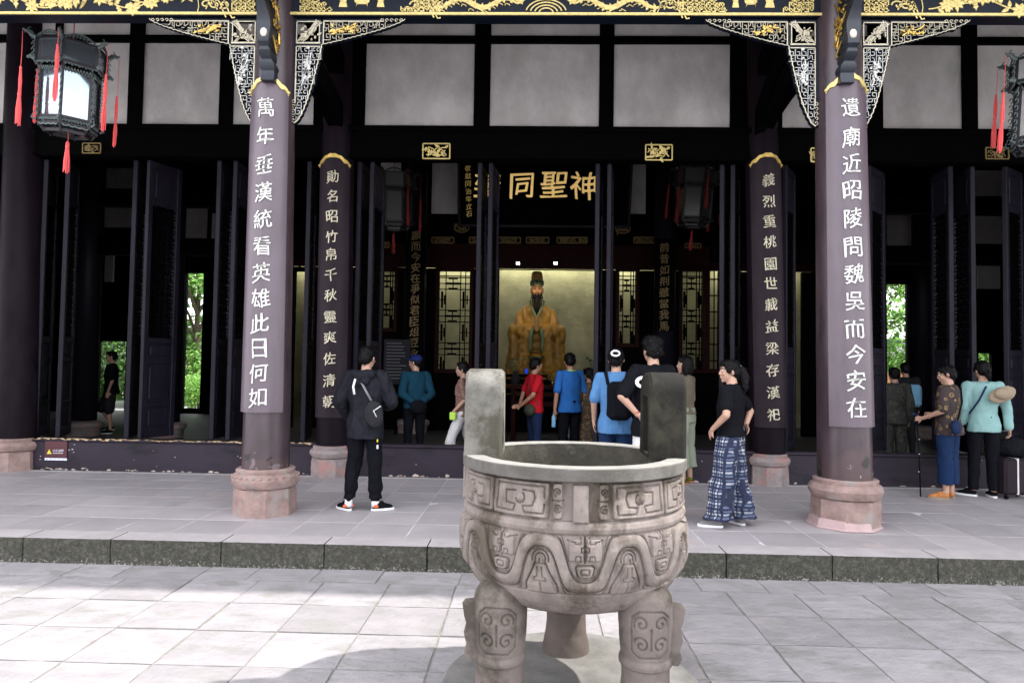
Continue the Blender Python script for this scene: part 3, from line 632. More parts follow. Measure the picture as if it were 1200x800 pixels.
# ------------------------------------------------------------------ carved corner brackets under the beam
def blob_relief(mb, cx_, cz_, rx, rz, y, seed, n=26):
    """cluster of little raised petals, leaves and limbs, as in openwork carving"""
    q = random.Random(seed)
    for _ in range(n):
        a = q.random()*math.tau; r = math.sqrt(q.random()); x = cx_+rx*r*math.cos(a); z = cz_+rz*r*math.sin(a)
        if q.random() < .45: leaf(mb, x, z, q.random()*6.3, q.uniform(.03, .07), q.uniform(.02, .045), y-q.random()*.012, lob=q.random() < .5)
        else: mb.ell((x, y-.004, z), (q.uniform(.008, .022), .012, q.uniform(.008, .02)), 6, 4)
    for _ in range(4):
        a = q.random()*6.3; pts = [(cx_+rx*(t-2.5)/2.6*math.cos(a)+.01*math.sin(t*2), cz_+rz*(t-2.5)/2.4*math.sin(a+1)+.014*math.cos(t*1.7)) for t in range(6)]; strip(mb, pts, .010, y-.004, .006)
def bracket(xc, sg, ztop, YB_=6.99, seed=0, lenh=1.18, hv=0.83):
    """xc: face of the column, sg: +1 to the right, -1 to the left"""
    rt = thing('carved_bracket', '', '')
    del rt['label']; del rt['category']; rt.parent = hall; rt.location = (-HX0, -YB, -ST); rt['label'] = 'blue and gold openwork corner bracket'
    X = lambda u: xc+sg*u
    s = 0.275; fr = MB(); ed = MB(); edh = ed; edv = MB(); t0 = 0.03
    def bar2(u0, u1, z0, z1, w=.016, y=YB_, gold=True):
        a, b = sorted((X(u0), X(u1))); fr.box(a, b, y-.03, y+.03, z0, z1)
    def line(u0, z0, u1, z1, w=.010, y=YB_-.031):
        strip(ed, [(X(u0), z0), (X(u1), z1)], w, y, .005)
    # frame of the square block and the spine on the column
    z1 = ztop-.012; z2 = z1-s
    for a in ((0, .03, z1-s-hv, z1), (.03, .03+s, z1-.022, z1), (.03, .03+s, z2-.012, z2+.012), (.03+s-.012, .03+s+.012, z2, z1), (.03+s, lenh-.10, z1-.02, z1)): bar2(*a)
    line(.045, z2+.02, .045, z1-.028); line(.03+s-.02, z2+.02, .03+s-.02, z1-.028); line(.04, z1-.03, .02+s, z1-.03); line(.04, z2+.018, .02+s, z2+.018, .016)
    line(.03+s+.02, z1-.026, lenh-.22, z1-.026); line(.045, z2-.02, .045, z2-hv*.75); line(.045, z2-.02, .02+s, z2-.02)
    line(.03+s+.022, z1-.03, .03+s+.022, z2+.01)
    fz = lambda u: z1-s*max(0, 1-((u-.03-s)/(lenh-.03-s)))**0.72 if u > .03+s else z2     # lower edge of horizontal arm
    fu = lambda z: .03+s*max(0, (1-(z2-z)/hv))**0.58                                        # outer edge of vertical arm
    q = random.Random(seed)
    c = .064
    def cell(u, z, k):
        ed = edv if z < z2 else edh
        fret_cell(fr, min(X(u), X(u+c)), z, c*.96, k, .015, YB_+.02, .045); fret_cell(ed, min(X(u), X(u+c)), z, c*.96, k, .0048, YB_-.024, .005)
    u = .03+s+.03
    while u < lenh-.1:
        z = z1-.03-c
        while z > fz(u+c*.5)-.004: cell(u, z, q.randrange(5)); z -= c
        u += c
    z = z2-.03-c
    while z > z2-hv+.05:
        u = .05
        while u+c*.6 < fu(z+c*.5)+.004: cell(u, z, q.randrange(5)); u += c
        z -= c
    # scalloped outline bands of both arms
    n = 60; outl = [(X(.03+s+(lenh-.03-s)*i/n), fz(.03+s+(lenh-.03-s)*i/n)+.009*abs(math.sin(i*.9))) for i in range(n+1)]
    strip(fr, outl, .02, YB_+.02, .045); strip(ed, [(x, z-.003) for x, z in outl], .006, YB_-.026, .006)
    outv = [(X(fu(z2-hv*i/n)+.009*abs(math.sin(i*.8))), z2-hv*i/n) for i in range(n+1)]
    strip(fr, outv, .022, YB_+.02, .045); strip(ed, outv, .009, YB_-.026, .006)
    for k in range(5):                                            # little curls at both tips
        uu = lenh-.24+.05*k; strip(ed, [(X(uu+.016*math.cos(t)), z1-.012+.014*math.sin(t)) for t in range(6)], .007, YB_-.028, .006)
        zz = z2-hv+.03+.05*k; strip(ed, [(X(.03+.014*math.cos(t)), zz+.016*math.sin(t)) for t in range(6)], .007, YB_-.028, .006)
    hpz = lambda mb, nm, mt: link(nm, mb.mesh(nm, mt), rt)
    hpz(fr, 'fretwork', 'beam_blue')
    hpz(ed, 'gilt_edging', 'gilt_mix'); hpz(edv, 'pale_edging', 'gold_white')
    g = MB(); blob_relief(g, X(.03+s/2), z2+s*.42, .10, .08, YB_-.03, seed+1, 16)
    for k in range(4): strip(g, [(X(.05+.02*k+.05*t), z2+.03+.055*t+.015*math.sin(t*2+k)) for t in range(5)], .010, YB_-.028, .006)
    hpz(g, 'flower_carving', 'gilt_mix')
    g = MB(); blob_relief(g, X(.03+s+.24), z1-.115, .15, .045, YB_-.035, seed+2, 18); hpz(g, 'beast_carving', 'gold')
    g = MB(); blob_relief(g, X(.16), z2-.27, .05, .16, YB_-.035, seed+3, 22); g.ell((X(.17), YB_-.04, z2-.035), (.02, .012, .02), 8, 5); hpz(g, 'vine_carving', 'gold_white')
    return rt
zt = zb0-.003
bracket(cL.x+.185, 1, zt, seed=1); bracket(cL.x-.165, -1, zt, seed=2); bracket(cR.x-.205, -1, zt, seed=3, lenh=1.16); bracket(cR.x+.195, 1, zt, seed=4, lenh=1.12)

# scrolled struts with gilded openwork standing out from the front columns
def strut(pxb, pyb, pxt, sg):
    rt = link('scroll_strut', None, hall, loc=(-HX0, -YB, -ST)); b = P(pxb, pyb, 6.72); x0 = b[0]; z0 = b[2]
    m = MB(); n = 46; rs = []
    for i in range(n+1):
        t = i/n; z = z0+t*1.55; yf = 6.74-0.05-.62*t**1.4+.03*math.sin(t*21); wdt = .055+.014*math.sin(t*21+1)
        if abs(t-.10) < .015 or abs(t-.16) < .015 or abs(t-.22) < .015: wdt *= 1.35; yf -= .02
        xx = x0+sg*.015*t
        rs.append([(xx-wdt, yf, z), (xx+wdt, yf, z), (xx+wdt, 6.80, z), (xx-wdt, 6.80, z)])
    m.rings(rs); link('strut_body', m.mesh('strut_body', 'strut_blue', 30), rt)
    g = MB(); q = random.Random(int(pxb))
    for i in range(60):
        t = .18+.8*q.random(); z = z0+t*1.55; yf = 6.80-.62*t**1.4*q.uniform(.1, 1.0); side = x0-sg*(.065+.02*q.random())
        if q.random() < .6: g.ell((side, yf, z), (.010, q.uniform(.012, .035), q.uniform(.01, .03)), 6, 4)
        else: g.tube([(side, yf+.04*k*math.cos(i), z+.035*k) for k in range(4)], [.010, .012, .008, .003], 5)
    link('openwork_carving', g.mesh('openwork_carving', 'gold_deep'), rt, 'stuff')
    for zz in (z0+.43, z0+.79):
        t = (zz-z0)/1.55; yf = 6.74-0.05-.62*t**1.4; d = MB(); d.ell((x0, yf-.005, zz), (.038, .03, .048), 12, 8); link('ivory_disc', d.mesh('ivory_disc', 'ivory', True), rt)
strut(314, 95, 305, -1); strut(1003-11, 98, 1013, 1)

# ------------------------------------------------------------------ couplet boards with their characters
def on_col(key, ang, z, extra):
    pb, pt, rb, rt = COLS[key]; f = (z-pb.z)/(pt.z-pb.z); c = pb.lerp(pt, f); r = rb+(rt-rb)*f+extra
    return Vector((c.x+r*math.sin(ang), c.y-r*math.cos(ang), z))
def couplet(key, text, py_top, py_bot, ybs, half, label, mat, gmat, size, gold='gold_pale', bold=0.0, twist=0.0):
    pb, pt, rb, rt = COLS[key]; Y = pb.y-rb
    z0, z1 = P(600, py_bot, Y)[2], P(600, py_top, Y)[2]
    zoff = P(pb.x*0+621+pb.x/Y*800, 400, Y)[2]-P(600, 400, Y)[2]; z0 += zoff; z1 += zoff
    c = on_col(key, 0, z0, 0); root = thing('couplet_board', label, 'couplet board', tuple(c), 0, 'calligraphy boards hung on the columns')
    def put(mb, nm, mt, sm=False): o = link(nm, mb.mesh(nm, mt, sm), root); o.location = -c; return o
    m = MB(); rs = []
    nseg = 14
    for z in [z0+(z1-z0)*k/10 for k in range(11)]:
        ring = [on_col(key, twist-half+2*half*i/nseg, z, .030) for i in range(nseg+1)]+[on_col(key, twist+half-2*half*i/nseg, z, .003) for i in range(nseg+1)]
        rs.append(ring)
    m.rings(rs); put(m, 'board', mat, 50)
    # gilded crest: cloud shape over the top edge, and a plum peak under it
    g = MB(); k_ = MB()
    hw = half*(rb+.03)
    for sgn in (-1, 1):
        pts = []
        for i in range(13):
            t = i/12; u = sgn*hw*(1-t)*.97; zz = z1-.012+.115*math.sin(t*math.pi/2)**1.1+.014*abs(math.sin(t*9))
            pts.append((u, zz))
        for w0, mbx in ((.026, g),):
            V = [];
            for i, (u, zz) in enumerate(pts):
                a = twist+u/(rb+.03); V += [on_col(key, a, zz-.030*(1-.3*math.sin(i)), .042)[:], on_col(key, a, zz+.018, .042)[:]]
                V += [on_col(key, a, zz-.030*(1-.3*math.sin(i)), .010)[:], on_col(key, a, zz+.018, .010)[:]]
            F = []
            for i in range(12): q = 4*i; F += [(q, q+4, q+5, q+1), (q+1, q+5, q+7, q+3), (q, q+2, q+6, q+4)]
            g.add(V, F)
        e = on_col(key, twist+sgn*half*.95, z1-.01, .04); g.ell(e, (.02, .02, .016), 8, 5)
    V = []; n = 12
    for i in range(n+1):
        t = i/n; u = hw*(2*t-1); zz = z1+.10*math.sin(math.pi*t)**.9; a = twist+u/(rb+.03); V += [on_col(key, a, z1-.002, .027)[:], on_col(key, a, zz, .027)[:]]
    k_.add(V, [(2*i, 2*i+2, 2*i+3, 2*i+1) for i in range(n)])
    put(g, 'gilded_crest', gold); put(k_, 'peak', mat)
    for ch, py in zip(text, ybs):
        z = P(600, py, Y-.05)[2]+zoff
        V, F = glyph(ch, size, .006, bold, slant=-.04)
        W = []
        for x, y, zz in V: W.append(on_col(key, twist+x/(rb+.03), z+y, .032+.004+zz)[:])
        mb = MB(); mb.add(W, F); put(mb, 'character', gmat)
    return root
def lin(a, b, n): return [a+(b-a)*i/(n-1) for i in range(n)]
couplet('FL', '萬年垂漢統看英雄此日何如', 101, 484, [121, 155, 189, 222, 254, 286, 318, 348, 378, 408, 437, 466], R(56), 'plum board with pale characters 萬年垂漢統 on the left front column', 'board_plum', 'gold_white', .190, bold=.0045)
couplet('FR', '遺廟近昭陵問魏吳而今安在', 105, 499, [127, 162, 193, 224, 256, 290, 321, 353, 385, 415, 445, 477], R(52), 'plum board with pale characters 遺廟近昭陵 on the right front column', 'board_plum', 'gold_white', .190, bold=.0045)
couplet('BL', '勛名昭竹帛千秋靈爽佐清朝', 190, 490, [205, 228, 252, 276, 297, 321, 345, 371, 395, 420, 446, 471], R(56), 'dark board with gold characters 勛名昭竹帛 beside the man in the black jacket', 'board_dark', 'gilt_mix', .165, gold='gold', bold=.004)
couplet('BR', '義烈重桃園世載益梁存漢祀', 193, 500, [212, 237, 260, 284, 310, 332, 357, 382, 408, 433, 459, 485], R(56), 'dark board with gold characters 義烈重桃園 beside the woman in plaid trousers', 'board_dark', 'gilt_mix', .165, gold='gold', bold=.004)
def plain_couplet(px, text, py0, py1, label, Y=15.3):
    a = P(px, py1, Y); b = P(px, py0, Y); t = thing('couplet_board', label, 'couplet board', (a[0], Y, a[2]), 0, 'calligraphy boards hung on the columns')
    m = MB(); m.bbox(-.2, .2, 0, .04, -.1, b[2]-a[2]+.2, .01); link('board', m.mesh('board', 'lacquer_dark'), t)
    for i, ch in enumerate(text):
        z = (b[2]-a[2])*(1-i/(len(text)-1)); V, F = glyph(ch, .21, .01, 0.008); mb = MB(); mb.add([(x, -.006-zz, z+y) for x, y, zz in V], F); link('character', mb.mesh('character', 'gold_dim'), t)
plain_couplet(485, '願而今安在爭似君臣俎豆永', 276, 414, 'narrow black board with gold characters left of the lattice window deep inside')
plain_couplet(778, '前昔如荆雖當我馬', 290, 382, 'narrow black board with gold characters deep inside behind the man in black')

# name plaque and its big gilded characters, leaning out from the screen beam
a = P(540, 262, 15.2); b = P(735, 262, 15.2); c = P(640, 194, 15.2)
pl = thing('name_plaque', 'large black hanging plaque with big gold characters 神聖同臻 above the statue', 'plaque', ((a[0]+b[0])/2, 15.2, a[2]), 0)
pl.rotation_euler = (R(17), 0, 0); hw = (b[0]-a[0])/2; hh = c[2]-a[2]
m = MB(); m.bbox(-hw, hw, 0, .05, 0, hh+.15, .01); link('board', m.mesh('board', 'lacquer_dark'), pl)
m = MB(); m.bbox(-hw-.06, hw+.06, -.05, .08, -.07, 0, .015); m.bbox(-hw-.06, hw+.06, -.05, .08, hh+.15, hh+.22, .015); m.bbox(-hw-.06, -hw, -.05, .08, 0, hh+.15, .015); m.bbox(hw, hw+.06, -.05, .08, 0, hh+.15, .015); link('frame', m.mesh('frame', 'lacquer_blue'), pl)
for ch, px, py, s in (('神', 683, 219, .64), ('聖', 649, 218, .64), ('同', 612, 219, .58), ('臻', 572, 219, .62)):
    p = P(px, py, 15.2); V, F = glyph(ch, s*.92, .012, .010, slant=.02); mb = MB(); mb.add([(x+p[0]-(a[0]+b[0])/2, -.016-zz, y+p[2]-a[2]) for x, y, zz in V], F); link('character', mb.mesh('character', 'gold_plaque'), pl)
for i, ch in enumerate('敬獻同治年立石'): 
    p = P(550, 200+8.5*i, 15.2); V, F = glyph(ch, .13, .01); mb = MB(); mb.add([(x+p[0]-(a[0]+b[0])/2, -.007-zz, y+p[2]-a[2]) for x, y, zz in V], F); link('character', mb.mesh('character', 'gold'), pl)

# gilded plaques on the lintel
def gplaque(px, py, wpx, hpx, Y, oval=False, mat='gold_pale', seed=0):
    p = P(px, py, Y); s = Y/800; W, H = wpx*s/2, hpx*s/2; m = MB()
    if oval:
        strip(m, [(p[0]+W*math.cos(t*math.tau/20), p[2]+H*math.sin(t*math.tau/20)) for t in range(21)], .014*Y/9, Y, .02)
    else:
        for s0 in (-1, 1): m.bbox(p[0]-W, p[0]+W, Y-.018, Y, p[2]+s0*H-.008*Y/9, p[2]+s0*H+.008*Y/9, .003); m.bbox(p[0]+s0*W-.008*Y/9, p[0]+s0*W+.008*Y/9, Y-.0185, Y, p[2]-H, p[2]+H, .003)
    q = random.Random(seed)
    for k in range(int(10*W/H)):
        leaf(m, p[0]+q.uniform(-.75, .65)*W, p[2]+q.uniform(-.7, .6)*H, q.random()*6.3, q.uniform(.5, 1.0)*H, q.uniform(.3, .6)*H, Y-.006)
    for k in range(3): strip(m, [(p[0]+W*(-.85+.3*t+.05*k), p[2]+H*.6*math.sin(t*1.3+k*2)) for t in range(6)], H*.13, Y-.002, .008)
    hp(m, 'gilded_plaque', mat)
gplaque(511.5, 177.5, 32, 18, YB-.137, seed=1); gplaque(772, 179, 31, 18, YB-.137, seed=2); gplaque(953, 182, 6, 16, YB-.137, seed=3); gplaque(108, 174, 22, 12, YB-.137, seed=4, mat='gold_dim'); gplaque(1168, 180, 26, 13, YB-.137, seed=5, mat='gold_dim')
for k, px in enumerate((519, 563, 597, 630, 666, 684, 756)): gplaque(px, 281.5, 26 if k != 5 else 8, 6.5, 16.0, seed=10+k, mat='gold_dim')
gplaque(541, 267, 17, 11, 15.99, True, 'gold_dim', 20); gplaque(730, 268, 17, 11, 15.99, True, 'gold_dim', 21); gplaque(448, 287, 16, 6, 15.99, False, 'gold_dim', 22); gplaque(812, 288, 18, 5, 15.99, False, 'gold_dim', 23)

# ------------------------------------------------------------------ altar screen, lattice windows, lit rear plaster
YS = 16.2
scr = thing('altar_screen', 'dark red timber screen with glowing lattice windows and an open bay for the statue', 'screen', (0.2, YS, ST))
def sp(mb, nm, mt, sm=False, par=None): o = link(nm, mb.mesh(nm, mt, sm), par or scr); o.location = (-.2, -YS, -ST) if par is None else (0, 0, 0); return o
wins = [(445, 463, 318, 384), (513, 551, 318, 432), (725, 745, 318, 402), (799, 823, 318, 432), (831, 842, 318, 432)]
H_ = [hole(a, b, c, d, YS) for a, b, c, d in wins]; hc = hole(583, 697, 317, 462, YS)
gap1 = hole(341, 358, 318, 520, YS); gap2 = hole(929, 940, 318, 520, YS)
m = MB(); holed(m, H_+[hc, gap1, gap2], -6.5, 7.2, ST, 4.05+.02, YS, YS+.10); sp(m, 'screen_wall', 'lacquer_dark')
ztp = hc[3]
m = MB(); m.box(-6.5, 7.2, YS-.02, YS+.08, ztp+.03, ztp+.6); sp(m, 'header_panel', 'lacquer_red')
m = MB(); m.box(-6.5, 7.2, YS-.12, YS+.12, ztp+.6, ztp+1.3); sp(m, 'header_beam', 'timber_black')
m = MB(); m.box(-6.5, 7.2, YS-.02, YS+.05, ztp+1.3, 7.0) ; sp(m, 'upper_panelling', 'timber_black')
m = MB()
for k in range(46):
    X = -2.6+k*.12
    if k % 3: m.box(X, X+.02, YS-.04, YS-.021, ztp+.05+.1*(k % 2), ztp+.25)
    m.box(X, X+.10, YS-.045, YS-.021, ztp+.07+.09*(k % 3), ztp+.09+.09*(k % 3))
sp(m, 'red_fretwork', 'lacquer_red')['kind'] = 'stuff'
for (x0, x1, z0, z1) in H_:
    m = MB(); t = .022; yy = YS-.03; W = x1-x0; Hh = z1-z0
    m.bbox(x0-.09, x0, yy-.03, yy+.05, z0-.1, z1+.1, .01); m.bbox(x1, x1+.09, yy-.03, yy+.05, z0-.1, z1+.1, .01); m.bbox(x0, x1, yy-.03, yy+.05, z0-.1, z0, .01); m.bbox(x0, x1, yy-.03, yy+.05, z1, z1+.1, .01)
    wf = sp(m, 'window', 'lacquer_red')
    b = MB(); 
    def hb(xa, xb_, z, tt=t): b.box(xa, xb_, yy, yy+.03, z-tt/2, z+tt/2)
    def vb(x, za, zb_, tt=t): b.box(x-tt/2, x+tt/2, yy+.001, yy+.031, za, zb_)
    if W > .3:
        vb(x0+W*.22, z0, z1); vb(x0+W*.70, z0, z1); vb(x0+W*.86, z0, z1); hb(x0, x1, z1-.12)
        nn = 3 if Hh > 1.8 else 2; ph = Hh/nn
        for k in range(nn):
            zc = z1-.12-ph*(k+.55)+.25
            for dz_ in (-.14, -.0, .14): hb(x0, x1, zc+dz_, t)
            hb(x0+W*.2, x0+W*.72, zc, .05); vb(x0+W*.45, zc-.14, zc+.14); hb(x0+W*.3, x0+W*.6, zc+.115, .03); hb(x0+W*.3, x0+W*.6, zc-.115, .03)
            zd = zc-ph*.5
            vb(x0+W*.80, zd-.2, zd+.2, .05); vb(x0+W*.1, zd-.2, zd+.2, .05); hb(x0, x0+W*.22, zd); hb(x0+W*.7, x1, zd); vb(x0+W*.18, zd-.11, zd+.11, .03); vb(x0+W*.92, zd-.11, zd+.11, .03)
    else:
        vb(x0+W*.5, z0, z1)
        for k in range(6): hb(x0, x1, z0+Hh*(k+.5)/6, .03)
    l = link('lattice', b.mesh('lattice', 'lacquer_dark'), wf)
m = MB(); n1, n2 = 60, 24; V = []; F = []
for j in range(n2):
    for i in range(n1):
        X = -6.6+14.2*i/(n1-1); Z = ST+5.2*j/(n2-1); V.append((X, 18.7+.02*noise.noise(Vector((X*1.5, 0, Z*1.5)))+.008*noise.noise(Vector((X*5, 0, Z*7))), Z))
for j in range(n2-1):
    for i in range(n1-1): q = j*n1+i; F.append((q, q+1, q+n1+1, q+n1))
m.add(V, F); hp(m, 'rear_plaster_wall', 'plaster_lit', True)
m = MB(); m.box(-6.6, 7.6, YS+.12, 18.9, 5.2, 5.28); m.box(-6.7, -6.6, YS+.1, 18.9, ST, 5.2); m.box(7.6, 7.7, YS+.1, 18.9, ST, 5.2); m.box(-6.7, 7.7, 18.9, 19.0, ST, 5.28); hp(m, 'alcove_box', 'timber_black')
# strip lamps above the rear plaster, two small spots in the bay
for xx in (-5.6, -2.2, .2, 2.6, 6.0):
    l = bpy.data.lights.new('strip_light', 'AREA'); l.shape = 'RECTANGLE'; l.size = 2.2; l.size_y = .12; l.energy = 6.5; l.color = (1.0, .95, .72)
    o = bpy.data.objects.new('strip_light', l); COL.objects.link(o); o.location = (xx, 18.42, 4.62); o.rotation_euler = (R(9), 0, 0)
    t = thing('strip_lamp', ['slim warm lamp box above the rear plaster at its far left end', 'slim warm lamp box above the rear plaster behind the left lattice window', 'slim warm lamp box above the rear plaster right behind the statue', 'slim warm lamp box above the rear plaster behind the right lattice window', 'slim warm lamp box above the rear plaster at its far right end'][int((xx+6)//2.45)], 'lamp', (xx, 18.42, 4.66), 0, 'strip lamps behind the screen'); m = MB(); m.bbox(-1.1, 1.1, -.06, .06, 0, .08, .01); link('lamp_housing', m.mesh('lamp_housing', 'lantern_frame'), t)
for px, dsc in ((607, 'small square white spotlight left of the statue hat'), (651, 'small square white spotlight right of the statue hat')):
    p = P(px, 308.5, 15.95); t = thing('spotlight', dsc, 'spotlight', p); m = MB(); m.bbox(-.05, .05, 0, .1, -.04, .04, .01); link('housing', m.mesh('housing', 'lantern_frame'), t)
    m = MB(); m.box(-.035, .035, -.004, -.001, -.028, .028); link('lens', m.mesh('lens', 'lamp_face'), t)
    l = bpy.data.lights.new('spot', 'SPOT'); l.energy = 17; l.spot_size = R(60); l.spot_blend = .8; l.color = (1, .86, .66); l.shadow_soft_size = .05
    o = bpy.data.objects.new('spot', l); COL.objects.link(o); o.location = (p[0], 15.85, p[2]-.05); tg = Vector(P(628, 370, 17.0)); o.rotation_euler = (tg-o.location).to_track_quat('-Z', 'Y').to_euler()

# altar table and donation box below the statue, notice board
def table(px0, px1, pyt, Y, dep, label, mat='lacquer_red'):
    a = P(px0, pyt, Y); b = P(px1, pyt, Y); W = b[0]-a[0]; h = a[2]-ST; t = thing('altar_table', label, 'table', ((a[0]+b[0])/2, Y+dep/2, ST))
    m = MB(); m.bbox(-W/2, W/2, -dep/2, dep/2, h-.06, h, .01); link('tabletop', m.mesh('tabletop', mat), t)
    for sx in (-1, 1):
        for sy in (-1, 1): m = MB(); m.bbox(sx*(W/2-.1)-.05, sx*(W/2-.1)+.05, sy*(dep/2-.08)-.04, sy*(dep/2-.08)+.04, 0, h-.06, .008); link('leg', m.mesh('leg', mat), t)
    for k, zz in enumerate((.14, .34)): m = MB(); m.bbox(-W/2+.06, W/2-.06, -dep/2+.01+.01*k, -dep/2+.04+.01*k, h-zz-.08, h-zz+.03, .008); link('apron', m.mesh('apron', mat), t)
    return t
table(596, 702, 452, 14.2, .8, 'long dark red altar table in front of the statue')
table(575, 712, 438, 15.3, .7, 'tall dark altar table directly under the statue', 'lacquer_dark')
p = P(465, 440, 15.0); nb = thing('notice_board', 'dark notice board with faint lines of writing left of the narrow gold couplet', 'notice board', (p[0], 15.0, ST))
m = MB(); m.bbox(-.3, .3, -.02, .02, 1.1, 2.1, .01); link('panel', m.mesh('panel', 'lacquer_blue'), nb); m = MB(); m.bbox(-.03, .03, -.02, .03, 0, 1.1, .005); link('post', m.mesh('post', 'lacquer_dark'), nb)
m = MB(); q = random.Random(3)
for k in range(12): m.box(-.24, -.24+q.uniform(.3, .48), -.023, -.0205, 2.0-.07*k, 2.015-.07*k)
link('writing', m.mesh('writing', 'ink_grey' if 'ink_grey' in MATS else 'paper'), nb)

# warning sign on the threshold
p = P(54, 516, 9.384); q_ = P(79, 536, 9.384)
sg = thing('warning_sign', 'small dark red warning sign with yellow triangle on the left threshold', 'sign', (p[0], 9.38, q_[2])); W = q_[0]-p[0]; Hh = p[2]-q_[2]
m = MB(); m.bbox(0, W, -.012, 0, 0, Hh, .002); link('plate', m.mesh('plate', 'sign_red'), sg)
m = MB(); m.add([(.03, -.0135, .05), (.095, -.0135, .05), (.0625, -.0135, .115)], [(0, 1, 2)]); link('warning_triangle', m.mesh('warning_triangle', 'sign_yellow'), sg)
m = MB(); m.add([(.059, -.0140, .066), (.066, -.0140, .066), (.064, -.0140, .098), (.061, -.0140, .098)], [(0, 1, 2, 3)]); m.add([(.059, -.0140, .056), (.066, -.0140, .056), (.066, -.0140, .062), (.059, -.0140, .062)], [(0, 1, 2, 3)]); link('exclamation_mark', m.mesh('exclamation_mark', 'ink'), sg)
m = MB()
for i, ch in enumerate('小心台阶'): V, F = glyph(ch, .036, .001); m.add([(x+.13+.040*i, -.0135-zz, .098+y) for x, y, zz in V], F)
for i in range(9): m.box(.115+i*.0165, .115+i*.0165+.011, -.0138, -.013, .058, .066)
link('lettering', m.mesh('lettering', 'sign_white'), sg)
m = MB(); m.bbox(0, W, -.011, 0, -.038, -.008, .002)
link('white_strip', m.mesh('white_strip', 'sign_white'), sg)
m = MB()
for k in range(5): m.ell((.03+k*.057, -.0115, -.023), (.018, .002, .007), 10, 4)
link('oval_marks', m.mesh('oval_marks', 'sign_oval'), sg)
# ------------------------------------------------------------------ stone tripod censer (ding)
pm('stone_tan', (0.198, 0.170, 0.153), 0.9, 0.36, 7, 0.0050, 60, col2=(0.082, 0.068, 0.054), thr=0.535, sharp=0.06, stretch=(1, 1, .5), spec=.15)
pm('stone_rim', (0.108, 0.103, 0.094), 0.9, 0.35, 7, 0.0045, 60, col2=(0.075, 0.071, 0.060), thr=0.56, sharp=0.08, spec=.12)
pm('stone_ear_dark', (0.016, 0.015, 0.013), 0.9, 0.35, 7, 0.004, 55, col2=(0.034, 0.034, 0.024), thr=0.60, sharp=0.07, spec=.12)  # right ear only, much darker stone than the left one
pm('stone_ear', (0.150, 0.146, 0.130), 0.9, 0.30, 6, 0.0045, 55, col2=(0.065, 0.062, 0.048), thr=0.53, sharp=0.06, spec=.12)
pm('stone_leg', (0.150, 0.128, 0.114), 0.85, 0.18, 7, 0.003, 70, col2=(0.070, 0.060, 0.050), thr=0.545, sharp=0.07, spec=.12)
pm('stone_plinth', (.17, .165, .155), .95, .3, 6, .004, 40, spec=.12); pm('leaf_dark', (.03, .07, .014), .6, .4, 3); pm('stone_foot', (0.095, 0.078, 0.068), 0.85, 0.2, 7, 0.003, 50, spec=.12)
pm('stone_rim_sunlit', (0.20, 0.195, 0.18), 0.95, 0.15, 12, 0.003, 60, spec=.12); pm('stone_inner', (0.060, 0.056, 0.046), 0.95, 0.4, 9, 0.006, 50, col2=(0.13, 0.12, 0.095), thr=0.62, sharp=0.06, spec=.12)
pm('ash', (0.17, 0.16, 0.14), 0.95, 0.3, 20, 0.01, 40)
DX, DY_ = 0.246, 3.78
ding = thing('stone_censer', 'carved grey stone tripod censer with two upright ears standing in the courtyard', 'censer', (DX, DY_, 0))
def segd(U, Vv, pts):
    d = np.full(U.shape, 9.0)
    for a, b in zip(pts[:-1], pts[1:]):
        ax, ay = a; bx_, by = b; L2 = (bx_-ax)**2+(by-ay)**2+1e-12; t = np.clip(((U-ax)*(bx_-ax)+(Vv-ay)*(by-ay))/L2, 0, 1)
        d = np.minimum(d, np.hypot(U-ax-t*(bx_-ax), Vv-ay-t*(by-ay)))
    return d
def ss(x): x = np.clip(x*1.35, 0, 1); return x*x*(3-2*x)
def rbox(U, Vv, cx_, cy_, hx, hy, r=.012):
    qx = np.abs(U-cx_)-hx+r; qy = np.abs(Vv-cy_)-hy+r; return np.hypot(np.maximum(qx, 0), np.maximum(qy, 0))+np.minimum(np.maximum(qx, qy), 0)-r
def plate(sd, w=.007): return ss(-sd/w+.0)
def groove(d, w=.0055): return ss(1-d/w)
def spiral(cx_, cy_, r, turns, sg=1, ph=0, n=40): return [(cx_+sg*r*(1-k/n*.85)*math.cos(ph+turns*math.tau*k/n), cy_+r*(1-k/n*.85)*math.sin(ph+turns*math.tau*k/n)) for k in range(n+1)]
NT, NZ = 1500, 250
prof = [(1.222, .530), (1.214, .534), (1.208, .560), (1.20, .566), (1.10, .572), (1.035, .578), (1.025, .584), (1.018, .592), (.995, .597), (.978, .592), (.971, .586), (.963, .596), (.90, .606), (.84, .608), (.78, .602), (.73, .588), (.695, .568), (.688, .562), (.678, .559), (.65, .543), (.62, .520)]
pz_ = np.array([p[0] for p in prof])[::-1]; pr_ = np.array([p[1] for p in prof])[::-1]
Zg = np.linspace(1.222, .62, NZ); TH = np.linspace(-math.pi, math.pi, NT, endpoint=False)
T, Zz = np.meshgrid(TH, Zg); Rr = np.interp(Zz, pz_, pr_); h = np.zeros_like(T)
deg = np.degrees(T); u1 = np.abs((deg+45) % 90-45)*math.pi/180*.575; v = Zz; vc = 1.121; msk0 = (v > 1.034) & (v < 1.207)
h += .017*plate(rbox(u1, v, 0, 1.112, .037, .086, .004), .004)
h -= .006*msk0; h += .014*plate(rbox(u1, v, .108, vc, .024, .083)); h += .016*plate(rbox(u1, v, .297, vc, .151, .083))
g = np.minimum(segd(u1, v, spiral(.108, vc+.040, .020, 1.4, 1, -1.2)), segd(u1, v, spiral(.108, vc-.040, .020, 1.4, 1, 1.2)))
g = np.minimum(g, segd(u1, v, [(.085, vc), (.131, vc)]))
